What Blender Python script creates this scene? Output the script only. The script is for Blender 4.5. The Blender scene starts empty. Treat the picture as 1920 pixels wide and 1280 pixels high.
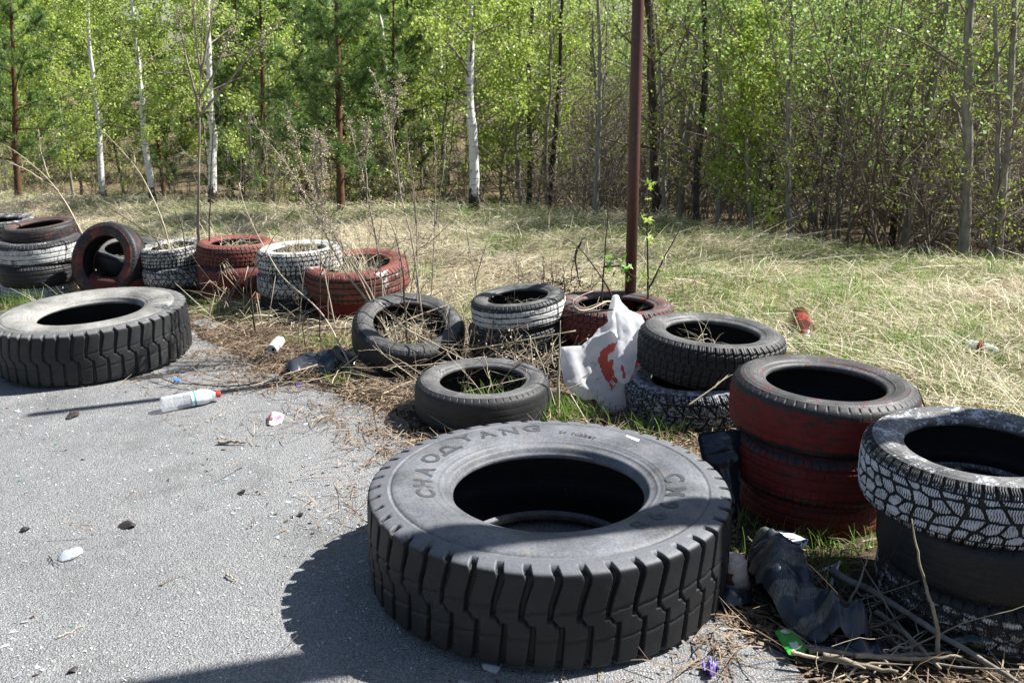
import bpy, math, random
import numpy as np
from mathutils import Vector, Matrix, Euler
rng = np.random.default_rng(7)
random.seed(7)
scene = bpy.context.scene
COL = scene.collection
R_ = math.radians
F_PX, PITCH, CAM_H = 1824.0, R_(16.18), 1.517

# ------------------------------------------------------------------ helpers
def link(o, parent=None):
    COL.objects.link(o)
    if parent is not None:
        o.parent = parent
    return o

def tag(o, label=None, cat=None, group=None, kind=None):
    if label: o['label'] = label
    if cat: o['category'] = cat
    if group: o['group'] = group
    if kind: o['kind'] = kind
    return o

def empty(name, loc=(0, 0, 0), rot=(0, 0, 0), scale=1.0):
    o = bpy.data.objects.new(name, None)
    o.empty_display_size = 0.1
    o.location = loc
    o.rotation_euler = rot
    o.scale = (scale,) * 3
    return link(o)

class Acc:
    """collects quads and triangles into one mesh"""
    def __init__(s):
        s.v, s.q, s.t, s.n = [], [], [], 0
        s.a = []
    def add(s, v, q=None, t=None, a=None):
        v = np.asarray(v, float).reshape(-1, 3)
        if q is not None and len(q): s.q.append(np.asarray(q, int).reshape(-1, 4) + s.n)
        if t is not None and len(t): s.t.append(np.asarray(t, int).reshape(-1, 3) + s.n)
        s.v.append(v)
        s.a.append(np.zeros(len(v)) if a is None else np.broadcast_to(np.asarray(a, float), (len(v),)))
        s.n += len(v)
        return s
    def mesh(s, name, mat=None, smooth=True, attr=None):
        V = np.concatenate(s.v) if s.v else np.zeros((0, 3))
        Q = np.concatenate(s.q) if s.q else np.zeros((0, 4), int)
        T = np.concatenate(s.t) if s.t else np.zeros((0, 3), int)
        me = bpy.data.meshes.new(name)
        nl = len(Q) * 4 + len(T) * 3
        me.vertices.add(len(V)); me.loops.add(nl); me.polygons.add(len(Q) + len(T))
        me.vertices.foreach_set('co', V.astype(np.float32).ravel())
        me.loops.foreach_set('vertex_index', np.concatenate([Q.ravel(), T.ravel()]).astype(np.int32))
        st = np.concatenate([np.arange(len(Q)) * 4, len(Q) * 4 + np.arange(len(T)) * 3]).astype(np.int32)
        me.polygons.foreach_set('loop_start', st)
        me.polygons.foreach_set('use_smooth', np.full(len(st), smooth, dtype=bool))
        if attr:
            at_ = me.attributes.new(attr, 'FLOAT', 'POINT')
            at_.data.foreach_set('value', np.concatenate(s.a).astype(np.float32))
        me.update(calc_edges=True)
        me.validate()
        if mat is not None: me.materials.append(mat)
        return me
    def build(s, name, mat=None, parent=None, smooth=True, attr=None):
        o = bpy.data.objects.new(name, s.mesh(name, mat, smooth, attr))
        return link(o, parent)

def grid_faces(nu, nv, wrap=False):
    """quads of a (nu x nv) vertex grid, u is the slow index"""
    u = np.arange(nu if wrap else nu - 1); v = np.arange(nv - 1)
    a = (u[:, None] * nv + v[None]).ravel()
    b = (((u[:, None] + 1) % nu) * nv + v[None]).ravel()
    return np.stack([a, b, b + 1, a + 1], -1)

def tube(pts, rad, n=6, cap=True):
    pts = np.asarray(pts, float); m = len(pts)
    rad = np.broadcast_to(np.asarray(rad, float), (m,))
    tan = np.gradient(pts, axis=0)
    tan /= np.linalg.norm(tan, axis=1)[:, None] + 1e-12
    ref = np.array([0., 0., 1.]) if abs(tan[0, 2]) < .9 else np.array([1., 0., 0.])
    s = np.cross(tan, ref); s /= np.linalg.norm(s, axis=1)[:, None] + 1e-12
    t = np.cross(tan, s)
    a = np.arange(n) * 2 * np.pi / n
    v = pts[:, None] + rad[:, None, None] * (np.cos(a)[None, :, None] * s[:, None] + np.sin(a)[None, :, None] * t[:, None])
    v = v.reshape(-1, 3)
    i = np.arange(m - 1)[:, None] * n; j = np.arange(n)[None]
    q = np.stack([i + j, i + (j + 1) % n, i + n + (j + 1) % n, i + n + j], -1).reshape(-1, 4)
    tr = None
    if cap:
        v = np.concatenate([v, pts[:1], pts[-1:]])
        c0, c1 = m * n, m * n + 1
        tr = [(c0, (k + 1) % n, k) for k in range(n)] + [(c1, (m - 1) * n + k, (m - 1) * n + (k + 1) % n) for k in range(n)]
    return v, q, tr

def lathe(prof, n=48):
    """prof: (r,z) list -> verts (n slow), quads"""
    prof = np.asarray(prof, float)
    a = np.arange(n) * 2 * np.pi / n
    v = np.stack([np.cos(a)[:, None] * prof[None, :, 0], np.sin(a)[:, None] * prof[None, :, 0],
                  np.broadcast_to(prof[None, :, 1], (n, len(prof)))], -1).reshape(-1, 3)
    return v, grid_faces(n, len(prof), True)

def sstep(a, b, x):
    t = np.clip((x - a) / (b - a), 0, 1)
    return t * t * (3 - 2 * t)

class Noise2:
    def __init__(s, seed, n=64):
        s.g = np.random.default_rng(seed).random((n, n)); s.n = n
    def __call__(s, x, y):
        x = np.asarray(x, float); y = np.asarray(y, float)
        xi = np.floor(x).astype(int); yi = np.floor(y).astype(int)
        fx = x - xi; fy = y - yi
        fx = fx * fx * (3 - 2 * fx); fy = fy * fy * (3 - 2 * fy)
        g, n = s.g, s.n
        a = g[xi % n, yi % n]; b = g[(xi + 1) % n, yi % n]; c = g[xi % n, (yi + 1) % n]; d = g[(xi + 1) % n, (yi + 1) % n]
        return (a * (1 - fx) + b * fx) * (1 - fy) + (c * (1 - fx) + d * fx) * fy
    def fbm(s, x, y, o=4):
        t, w, k = 0, .5, 1.
        for i in range(o):
            t = t + w * s(np.asarray(x) * k + i * 7.3, np.asarray(y) * k + i * 3.1); w *= .5; k *= 2.03
        return t / (1 - .5 ** o)
NZ = Noise2(3); NZ2 = Noise2(11); NZ3 = Noise2(23)

# ------------------------------------------------------------------ terrain
CREST = np.array([(-40, 17.5), (-14, 14.6), (-9, 13.4), (-6.2, 12.4), (-4, 11.0), (-1.95, 9.7), (-.31, 9.2), (1.4, 8.7), (2.3, 7.3), (3.7, 6.4), (5.5, 5.6), (12, 5.2)])
def crest(x): return np.interp(x, CREST[:, 0], CREST[:, 1])
TY = np.array([(-8, 8.8), (-3, 6.6), (-1, 5.7), (.6, 5.1), (1.3, 3.6), (3, 1.6), (6, -2)])     # back of the tyre row
def row(x): return np.interp(x, TY[:, 0], TY[:, 1])
def road_z(x, y):
    return -.05 * .3 * np.log1p(np.exp(np.clip((-np.asarray(x) - .2) / .3, -30, 30)))
def gz(x, y):
    x = np.asarray(x, float); y = np.asarray(y, float)
    z = road_z(x, y)
    c, r = crest(x), row(x)
    up = sstep(0, 2.4, y - r)
    z = z + up * (.10 + .07 * (NZ.fbm(x * .7, y * .7, 3) - .5) + .05 * (NZ2(x * 2.1, y * 2.1) - .5))
    z = z * (1 - sstep(-1, .5, y - c) * .0) - .40 * sstep(.1, 1.8, y - c)
    z = z + sstep(.5, 3, y - c) * (.35 * (NZ3.fbm(x * .33, y * .33, 3) - .5))
    z = z + sstep(16, 30, y) * .7
    return z

def at(u, v, z=None):
    """the point of the ground (or of height z) seen at pixel u, v of the photograph"""
    a = (u - 960) / F_PX; b = (640 - v) / F_PX
    dy = math.cos(PITCH) + b * math.sin(PITCH); dz = -math.sin(PITCH) + b * math.cos(PITCH)
    zz = 0. if z is None else z
    for i in range(8):
        t = (zz - CAM_H) / dz
        if z is not None: break
        zz = .5 * zz + .5 * float(gz(a * t, dy * t))
    return Vector((a * t, dy * t, zz))
def atd(u, v, d):
    """the point at forward distance y=d seen at pixel u, v"""
    a = (u - 960) / F_PX; b = (640 - v) / F_PX
    dy = math.cos(PITCH) + b * math.sin(PITCH); dz = -math.sin(PITCH) + b * math.cos(PITCH)
    t = d / dy
    return Vector((a * t, d, CAM_H + dz * t))
def depth_at(x, y, z):
    return y * math.cos(PITCH) - (z - CAM_H) * math.sin(PITCH)

# ------------------------------------------------------------------ node helpers
class NT:
    def __init__(s, name):
        s.m = bpy.data.materials.new(name); s.m.use_nodes = True
        s.t = s.m.node_tree; s.t.nodes.clear()
        s.out = s.t.nodes.new('ShaderNodeOutputMaterial')
    def n(s, typ, **kw):
        nd = s.t.nodes.new('ShaderNode' + typ)
        for k, v in kw.items():
            if k.startswith('i_'):
                key = k[2:].replace('_', ' ')
                s.set(nd, key, v)
            else:
                setattr(nd, k, v)
        return nd
    def set(s, nd, key, v):
        inp = nd.inputs[int(key)] if key.isdigit() else nd.inputs[key]
        if hasattr(v, 'is_linked') or isinstance(v, bpy.types.NodeSocket):
            s.t.links.new(v, inp)
        elif isinstance(v, (tuple, list)) and len(v) == 3 and inp.type == 'RGBA':
            inp.default_value = (*v, 1)
        else:
            inp.default_value = v
    def math(s, op, a, b=None, c=None, clamp=False):
        nd = s.n('Math', operation=op, use_clamp=clamp)
        for i, x in enumerate((a, b, c)):
            if x is not None: s.set(nd, str(i), x)
        return nd.outputs[0]
    def mix(s, f, a, b):
        nd = s.n('Mix', data_type='RGBA')
        s.set(nd, '0', f); s.set(nd, '6', a); s.set(nd, '7', b)
        return nd.outputs[2]
    def ramp(s, f, stops, interp='LINEAR'):
        nd = s.n('ValToRGB'); cr = nd.color_ramp; cr.interpolation = interp
        while len(cr.elements) < len(stops): cr.elements.new(.5)
        for e, (p, c) in zip(cr.elements, stops):
            e.position = p
            e.color = (*c, 1) if isinstance(c, (tuple, list)) else (c, c, c, 1)
        s.set(nd, '0', f)
        return nd.outputs[0]
    def noise(s, vec, scale, detail=3, rough=.6, dist=0):
        nd = s.n('TexNoise'); s.set(nd, 'Vector', vec)
        nd.inputs['Scale'].default_value = scale; nd.inputs['Detail'].default_value = detail
        nd.inputs['Roughness'].default_value = rough; nd.inputs['Distortion'].default_value = dist
        return nd.outputs[0]
    def obj(s, off=None):
        o = s.n('TexCoord').outputs['Object']
        if off is None: return o
        nd = s.n('VectorMath', operation='ADD'); s.set(nd, '0', o); nd.inputs[1].default_value = off
        return nd.outputs[0]
    def attr(s, name): return s.n('Attribute', attribute_name=name).outputs['Fac']
    def bump(s, h, strength=.5, dist=.01):
        nd = s.n('Bump'); s.set(nd, 'Height', h)
        nd.inputs['Strength'].default_value = strength; nd.inputs['Distance'].default_value = dist
        return nd.outputs[0]
    def bsdf(s, color, rough=.8, spec=.3, normal=None, **kw):
        nd = s.n('BsdfPrincipled')
        s.set(nd, 'Base Color', color); s.set(nd, 'Roughness', rough); s.set(nd, 'Specular IOR Level', spec)
        if normal is not None: s.set(nd, 'Normal', normal)
        for k, v in kw.items(): s.set(nd, k, v)
        return nd.outputs[0]
    def done(s, sh):
        s.t.links.new(sh, s.out.inputs['Surface']); return s.m

def simple_mat(name, c1, c2=None, rough=.8, spec=.3, scale=20, bump=.2, stretch=None):
    t = NT(name)
    v = t.obj()
    if stretch:
        mp = t.n('Mapping'); t.set(mp, 'Vector', v); mp.inputs['Scale'].default_value = stretch; v = mp.outputs[0]
    nz = t.noise(v, scale, 4, .65)
    col = t.mix(t.ramp(nz, [(.35, 0), (.68, 1)]), c1, c2 or tuple(x * .55 for x in c1))
    return t.done(t.bsdf(col, rough, spec, t.bump(nz, bump, .004)))

def blade_mat(name, c1, c2, c3, trans=.35, scale=1.2, spec=.25, rough=.6):
    """thin leaf or straw: colour varies from blade to blade, some light passes through"""
    t = NT(name)
    g = t.n('NewGeometry')
    r = g.outputs['Random Per Island']
    nz = t.noise(g.outputs['Position'], scale, 2)
    f = t.math('ADD', t.math('MULTIPLY', r, .75), t.math('MULTIPLY', nz, .35))
    col = t.ramp(f, [(.12, c1), (.55, c2), (.98, c3)])
    sh = t.bsdf(col, rough, spec)
    tr = t.n('BsdfTranslucent'); t.set(tr, 'Color', col)
    mx = t.n('MixShader'); mx.inputs[0].default_value = trans
    t.t.links.new(sh, mx.inputs[1]); t.t.links.new(tr.outputs[0], mx.inputs[2])
    return t.done(mx.outputs[0])
# ------------------------------------------------------------------ camera, light, sky
cam = bpy.data.cameras.new('camera'); cam_o = link(bpy.data.objects.new('camera', cam))
cam.sensor_width = 36; cam.lens = F_PX / 1920 * 36
cam_o.location = (0, 0, CAM_H); cam_o.rotation_euler = (R_(90) - PITCH, 0, 0)
cam.clip_start = .05; cam.clip_end = 600
cam.dof.use_dof = True; cam.dof.focus_distance = 3.3; cam.dof.aperture_fstop = 9
scene.camera = cam_o
SUN_AZ = math.atan2(.2425, .97); SUN_EL = R_(49)
to_sun = Vector((math.cos(SUN_EL) * math.cos(SUN_AZ), math.cos(SUN_EL) * math.sin(SUN_AZ), math.sin(SUN_EL)))
sun = bpy.data.lights.new('sun', 'SUN'); sun.energy = 5.0; sun.angle = R_(.53); sun.color = (1, .975, .935)
sun_o = link(bpy.data.objects.new('sun', sun)); sun_o.rotation_euler = to_sun.to_track_quat('Z', 'Y').to_euler()
w = bpy.data.worlds.new('World'); scene.world = w; w.use_nodes = True
nt = w.node_tree; bg = nt.nodes['Background']
sky = nt.nodes.new('ShaderNodeTexSky'); sky.sky_type = 'NISHITA'; sky.sun_disc = False
sky.sun_elevation = SUN_EL; sky.sun_rotation = math.pi / 2 - SUN_AZ
nt.links.new(sky.outputs[0], bg.inputs[0]); bg.inputs[1].default_value = .05
scene.view_settings.view_transform = 'Standard'; scene.view_settings.look = 'None'
scene.view_settings.exposure = 1.36; scene.view_settings.gamma = 1
scene.cycles.max_bounces = 6; scene.cycles.diffuse_bounces = 3; scene.cycles.glossy_bounces = 3
scene.cycles.transmission_bounces = 5; scene.cycles.transparent_max_bounces = 6
scene.cycles.use_denoising = True; scene.cycles.denoiser = 'OPENIMAGEDENOISE'; scene.cycles.denoising_input_passes = 'RGB_ALBEDO_NORMAL'; scene.cycles.denoising_prefilter = 'ACCURATE'
scene.cycles.caustics_reflective = False; scene.cycles.caustics_refractive = False

# ------------------------------------------------------------------ ground
def m_ground():
    t = NT('ground_soil'); v = t.obj()
    f = t.attr('forest')
    n1 = t.noise(v, 1.3, 5, .65); n2 = t.noise(v, 26, 4, .7); n3 = t.noise(v, 140, 3, .7)
    straw = t.mix(t.ramp(n2, [(.3, 0), (.7, 1)]), (.50, .43, .28), (.24, .195, .11))
    straw = t.mix(t.ramp(n1, [(.5, 0), (.7, .4)]), straw, (.14, .16, .04))
    floor = t.mix(t.ramp(n2, [(.3, 0), (.7, 1)]), (.21, .16, .10), (.07, .052, .032))
    floor = t.mix(t.ramp(n1, [(.5, 0), (.66, .75)]), floor, (.32, .26, .15))
    soil = t.mix(t.ramp(n2, [(.3, 0), (.7, 1)]), (.085, .066, .046), (.035, .028, .02))
    col = t.mix(t.math('MAXIMUM', f, 0.), straw, floor)
    col = t.mix(t.math('MAXIMUM', t.math('MULTIPLY', f, -1.), 0.), col, soil)
    h = t.math('ADD', n2, t.math('MULTIPLY', n3, .5))
    return t.done(t.bsdf(col, .95, .1, t.bump(h, .8, .02)))
M_GROUND = m_ground()
def nonuni(a, b, fine0, fine1, step, big):
    l = np.arange(fine0, fine1 + 1e-6, step)
    pre = fine0 - (np.geomspace(step, fine0 - a, 22)); post = fine1 + np.geomspace(step, b - fine1, 22)
    return np.concatenate([pre[::-1], l, post])
gx = nonuni(-220, 220, -9, 9, .07, 0); gy = nonuni(-120, 320, .5, 15, .07, 0)

ROADPX = [(-900, 560), (-300, 588), (0, 612), (200, 596), (350, 618), (420, 655), (480, 690), (560, 716), (640, 740), (720, 768), (765, 800), (800, 850), (1000, 880), (1340, 1120), (1400, 1165), (1440, 1200), (1480, 1245), (1530, 1300), (1700, 1600)]
edge = np.array([list(at(u, v)[:2]) for u, v in ROADPX])
ed = [edge[0]]
for a, b in zip(edge[:-1], edge[1:]):
    k = max(1, int(np.linalg.norm(b - a) / .03))
    for i in range(1, k + 1): ed.append(a + (b - a) * i / k)
ed = np.array(ed)
nrm = np.gradient(ed, axis=0)[:, ::-1] * [1, -1]; nrm /= np.linalg.norm(nrm, axis=1)[:, None] + 1e-9
ed = ed + nrm * ((NZ.fbm(ed[:, 0] * 6, ed[:, 1] * 6, 4) - .5) * .16)[:, None]
poly = np.concatenate([ed, [(2.2, -30), (-60, -30), (-60, ed[0, 1] + 6)]])
def inside(px, py, poly):
    r = np.zeros(px.shape, bool)
    x0, y0 = poly[:, 0], poly[:, 1]; x1, y1 = np.roll(x0, -1), np.roll(y0, -1)
    for a, b, c, d in zip(x0, y0, x1, y1):
        if b == d: continue
        k = ((b > py) != (d > py)) & (px < (c - a) * (py - b) / (d - b) + a)
        r ^= k
    return r
X, Y = np.meshgrid(gx, gy, indexing='ij')
Z = gz(X, Y)
INR = inside(X, Y, poly)
Zg = Z - np.where(INR, .015, 0) + np.where((Y > row(X) - .3) & ~INR, .02 * (NZ.fbm(X * 9, Y * 9, 2) - .5), 0)
ga = Acc(); ga.add(np.stack([X, Y, Zg], -1), grid_faces(len(gx), len(gy)), a=(sstep(-.1, .7, Y - crest(X) + .5 * (NZ2(X * 2, Y * 2) - .5)) - (1 - sstep(.05, .7, Y - row(X) + .6 * (NZ3(X * 3, Y * 3) - .5)))).ravel())
g_o = ga.build('ground', M_GROUND, attr='forest'); tag(g_o, kind='structure')

def m_asphalt():
    t = NT('road_asphalt'); v = t.obj()
    n1 = t.noise(v, .9, 5, .6); n2 = t.noise(v, 7, 5, .7)
    vo = t.n('TexVoronoi', feature='F1'); t.set(vo, 'Vector', v); vo.inputs['Scale'].default_value = 170
    vo2 = t.n('TexVoronoi', feature='F1'); t.set(vo2, 'Vector', v); vo2.inputs['Scale'].default_value = 75
    n3 = t.noise(v, 260, 3, .75)
    base = t.mix(t.ramp(n1, [(.3, 0), (.7, 1)]), (.262, .264, .264), (.185, .187, .188))
    base = t.mix(t.ramp(n2, [(.42, 0), (.75, .55)]), base, (.30, .298, .290))
    st = t.ramp(vo.outputs['Color'], [(.1, .68), (.5, 1.0), (.9, 1.35)])
    mul = t.n('Mix', data_type='RGBA', blend_type='MULTIPLY'); t.set(mul, '0', .8); t.set(mul, '6', base); t.set(mul, '7', st)
    pit = t.ramp(vo.outputs['Distance'], [(.35, 0), (.75, 1)])
    col = t.mix(t.math('MULTIPLY', pit, .5), mul.outputs[2], (.07, .07, .07))
    white = t.ramp(n3, [(.70, 0), (.76, .8)])
    col = t.mix(white, col, (.55, .55, .54))
    dark = t.ramp(t.noise(v, 38, 3, .7), [(.66, 0), (.74, .55)])
    col = t.mix(dark, col, (.09, .088, .082))
    stain = t.ramp(t.noise(v, 1.9, 6, .75), [(.52, 0), (.66, .5)])
    col = t.mix(stain, col, (.10, .098, .095))
    h = t.math('SUBTRACT', t.math('MULTIPLY', n3, .6), vo.outputs['Distance'])
    h = t.math('SUBTRACT', h, t.math('MULTIPLY', vo2.outputs['Distance'], .5))
    return t.done(t.bsdf(col, .85, .3, t.bump(h, .75, .006)))
M_ASPH = m_asphalt()
rx = np.concatenate([-4.6 - np.geomspace(.05, 52, 24)[::-1], np.arange(-4.6, 2.4, .04)]); ry = np.concatenate([.4 - np.geomspace(.05, 28, 20)[::-1], np.arange(.4, 8.2, .04), 8.2 + np.geomspace(.05, 20, 16)])
RX, RY = np.meshgrid(rx, ry, indexing='ij')
IN = inside(RX, RY, poly)
q = grid_faces(len(rx), len(ry)); okq = IN.ravel()[q].all(1); q = q[okq]
use = np.zeros(RX.size, int); np.add.at(use, q.ravel(), 1)
bd = np.where((use > 0) & (use < 4))[0]
P2 = np.stack([RX.ravel(), RY.ravel()], -1)
for i in bd:
    d = np.hypot(*(ed - P2[i]).T); j = d.argmin()
    if d[j] < .09: P2[i] = ed[j]
keep = np.where(use > 0)[0]; remap = np.full(RX.size, -1); remap[keep] = np.arange(len(keep))
P2 = P2[keep]; ra = Acc()
ra.add(np.column_stack([P2, gz(P2[:, 0], P2[:, 1]) + .004 * 0]), remap[q])
r_o = ra.build('road', M_ASPH); tag(r_o, kind='structure')
# ------------------------------------------------------------------ tyres
def wr(x): return (x + .5) % 1. - .5
def line(d, hw, s=.025): return 1 - sstep(hw - s, hw + s, np.abs(d))
def tread_truck(u, v):
    g = 0
    cu = np.interp(v, [-.1, .05, .25, .6, .85, 1], [-.10, -.06, 0, .25, .08, 0])
    hw = np.interp(v, [0, .3, 1], [.08, .105, .155])
    g = np.maximum(g, line(wr(u - cu), hw, .02) * (v > .02))
    cl = np.interp(v, [-1, -.85, -.6, -.15, 0], [.16, .18, .27, .37, .35])
    hw = np.interp(v, [-1, -.3, 0], [.155, .10, .08])
    g = np.maximum(g, line(wr(u - cl), hw, .02) * (v < -.06))
    cm = np.interp(v, [-.14, -.08, -.04, 0, .08], [.37, .33, .17, .12, -.06])
    g = np.maximum(g, .7 * line(wr(u - cm), .05, .02) * (v > -.16) * (v < .1))
    g = np.maximum(g, .3 * line(v - .16 - .05 * wr(u + .5), .014, .012))
    g = np.maximum(g, .3 * line(v + .26 - .05 * wr(u), .014, .012))
    return g
def tread_blocks(u, v):
    a = np.abs(v); sg = np.sign(v)
    g = line(wr(u + .45 * a + .25 * sg), .085, .03) * (a > .1)
    for c, k in ((0., .03), (.33, .03), (.66, .03)):
        g = np.maximum(g, line(a - c - .03 * np.sin(2 * np.pi * u), k, .018))
    g = np.maximum(g, .35 * line(wr(3 * u + .8 * a), .10, .06))
    return g
def tread_ribs(u, v):
    a = np.abs(v)
    g = 0 * u
    for c in (.18, .55):
        g = np.maximum(g, line(a - c, .03, .018))
    g = np.maximum(g, .6 * line(wr(u + .5 * a), .07, .035) * (a > .6))
    g = np.maximum(g, .4 * line(wr(u - .6 * v), .05, .03) * (a < .5) * (a > .22))
    return g
def tread_vee(u, v):
    a = np.abs(v); h = .5 * (v < 0)
    g = line(wr(u + h + 1.1 * a), .062, .018) * (a < .72)
    g = np.maximum(g, line(wr(u + h - .55 * a + .25), .045, .018) * (a < .55) * (a > .12))
    g = np.maximum(g, line(wr(2 * u + h + .6 * a), .10, .03) * (a > .5))
    g = np.maximum(g, line(a - .5 - .05 * np.sin(2 * np.pi * (2 * u + h)), .022, .012))
    g = np.maximum(g, line(v - .03 * np.sin(4 * np.pi * u), .02, .012))
    g = np.maximum(g, .3 * line(wr(7 * u + 2.2 * a + .1 * np.sin(40 * a)), .12, .08))
    return g
_cr = np.random.default_rng(99)
_CU, _CV = np.meshgrid(np.arange(64) / 2., np.linspace(-.9, .9, 6), indexing='ij')
_CU = (_CU + .25 * (np.arange(6) % 2)[None] + _cr.uniform(-.2, .2, _CU.shape)); _CV = _CV + _cr.uniform(-.09, .09, _CV.shape)
def tread_net(u, v):
    """an open net of narrow grooves between many-sided blocks, wide slots on the shoulders"""
    d1 = np.full(u.shape, 9.); d2 = d1.copy()
    for j in range(6):
        for k in range(-1, 3):
            i = (np.floor(u * 2 - .25 * (j % 2)).astype(int) + k)
            pu = _CU[i % 64, j] + 32 * np.floor_divide(i, 64); sk = .45 * (np.abs(v) - np.abs(_CV[i % 64, j]))
            d = np.hypot((u - pu + sk) * 1.0, (v - _CV[i % 64, j]) * 1.5)
            m = d < d1; d2 = np.where(m, d1, np.minimum(d2, d)); d1 = np.where(m, d, d1)
    g = 1 - sstep(.05, .10, d2 - d1)
    a = np.abs(v)
    g = np.where(a > .60, line(wr(3 * u + .3 * a), .12, .03), g)
    g = np.maximum(g, line(a - .60, .014, .01))
    return np.maximum(g, .3 * line(wr(14 * u + .2 * np.sin(30 * v)), .16, .1))
def tread_worn(u, v):
    a = np.abs(v)
    g = .8 * line(wr(u + .1 * a), .07, .03) * sstep(.78, .84, a)
    for c in (.12, .42):
        g = np.maximum(g, .3 * line(a - c, .022, .014))
    g = np.maximum(g, .15 * line(wr(u), .05, .03) * (a > .5))
    return g
CAR = dict(tread=[(.905, -.285), (.945, -.262), (.972, -.235), (.987, -.20), (.995, -.14), (1., -.06), (1., .06), (.995, .14), (.987, .20), (.972, .235), (.945, .262), (.905, .285)],
           side=[(.905, .285), (.87, .297), (.83, .303), (.79, .302), (.75, .294), (.715, .281), (.69, .268), (.672, .262), (.66, .262), (.648, .256), (.634, .243), (.628, .225), (.632, .205), (.645, .19)],
           inner=[(.645, .19), (.68, .235), (.74, .265), (.82, .275), (.89, .255), (.935, .21), (.95, .12), (.953, 0)])
TRUCK = dict(tread=[(.885, -.272), (.925, -.267), (.962, -.260), (.983, -.252), (.990, -.245), (.994, -.232), (.997, -.15), (1., -.06), (1., .06), (.997, .15), (.994, .232), (.990, .245), (.983, .252), (.962, .260), (.925, .267), (.885, .272)],
             side=[(.885, .272), (.879, .272), (.876, .267), (.866, .267), (.862, .274), (.84, .281), (.80, .286), (.75, .288), (.70, .284), (.66, .277), (.645, .276), (.64, .271), (.63, .270), (.625, .267), (.612, .262), (.598, .262), (.592, .255), (.575, .248), (.562, .246), (.553, .239), (.545, .225), (.538, .212), (.530, .205), (.528, .19), (.545, .175)],
             inner=[(.545, .175), (.59, .225), (.68, .262), (.80, .262), (.89, .235), (.94, .18), (.955, .1), (.957, 0)])
def resample(cp, m, smooth=2):
    cp = np.asarray(cp, float)
    s = np.r_[0, np.cumsum(np.hypot(*np.diff(cp, axis=0).T))]
    t = np.linspace(0, s[-1], m)
    p = np.stack([np.interp(t, s, cp[:, 0]), np.interp(t, s, cp[:, 1])], -1)
    for _ in range(smooth):
        p[1:-1] = .25 * p[:-2] + .5 * p[1:-1] + .25 * p[2:]
    return p
TM = {}
def tyre_meshes(kind):
    if kind in TM: return TM[kind]
    fn, P, N, M, dep, prof, seed = {
        'truck': (tread_truck, 46, 2024, 84, .034, TRUCK, 1), 'truck_worn': (tread_truck, 46, 1472, 72, .026, TRUCK, 2),
        'blocks': (tread_blocks, 54, 1296, 52, .024, CAR, 3), 'ribs': (tread_ribs, 66, 1320, 52, .020, CAR, 4),
        'net': (tread_net, 20, 1800, 72, .026, CAR, 7), 'vee': (tread_vee, 30, 1680, 64, .024, CAR, 5), 'worn': (tread_worn, 56, 1120, 48, .014, CAR, 6)}[kind]
    p = resample(prof['tread'], M, 2 if prof is CAR else 1)
    tg = np.gradient(p, axis=0); tg /= np.linalg.norm(tg, axis=1)[:, None]
    nr = np.stack([tg[:, 1], -tg[:, 0]], -1)
    V = np.linspace(-1, 1, M)[None]; A = (np.arange(N) / N)[:, None]
    # the groove fades out before the seam with the sidewall
    g = fn(A * P + 0 * V, V + 0 * A) * (1 - (sstep(.80, .90, np.abs(V)) if prof is TRUCK else sstep(.94, .985, np.abs(V))))
    loc = Noise2(seed, 32)
    wear = .0035 * (loc.fbm(A * 32 + 0 * V, V * 2 + 5 + 0 * A, 3) - .5)
    r = p[None, :, 0] - nr[None, :, 0] * dep * g + wear * (1 - np.abs(V) ** 4)
    z = p[None, :, 1] - nr[None, :, 1] * dep * g
    a = A * 2 * np.pi
    t = Acc(); t.add(np.stack([r * np.cos(a), r * np.sin(a), z], -1), grid_faces(N, M, True), a=g.ravel())
    tread = t.mesh(kind + '_tread', attr='groove')
    sp = np.array(prof['side']); sp = resample(sp, 90 if prof is TRUCK else 60, 1)
    if prof is CAR:
        for c, hgt in ((.868, .004), (.81, .0035), (.72, .004), (.70, -.003)):
            sp[:, 1] += hgt * np.exp(-((sp[:, 0] - c) / .006) ** 2)
    sv, sq = lathe(sp, 192 if prof is CAR else 570)
    if prof is CAR:                      # raised marks moulded round the sidewall
        rr = np.hypot(sv[:, 0], sv[:, 1]); aa = np.arctan2(sv[:, 1], sv[:, 0])
        sv[:, 2] += .0012 * (NZ2(aa * 22 + 40, rr * 60) > .55) * ((rr > .735) & (rr < .80)) * (np.sin(aa * 3 + seed) > .1)
    if prof is TRUCK:
        rr = np.hypot(sv[:, 0], sv[:, 1]); aa = np.arctan2(sv[:, 1], sv[:, 0])
        sv[:, 2] += .0012 * ((rr > .835) & (rr < .855) & (np.sin(aa * 190) > 0) & (np.sin(aa - 3.6) > -.2))
    rr = np.hypot(sv[:, 0], sv[:, 1])
    s = Acc(); s.add(sv, sq, a=rr)
    side = s.mesh(kind + '_sidewall', attr='groove')
    ip = np.array(prof['inner']); ip = np.concatenate([ip, (ip * [1, -1])[::-1][1:]])
    iv, iq = lathe(resample(ip, 40, 1), 128)
    i = Acc(); i.add(iv, iq[:, ::-1])
    TM[kind] = (tread, side, i.mesh(kind + '_liner'))
    for me in TM[kind]: me.materials.append(None)
    return TM[kind]

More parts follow.
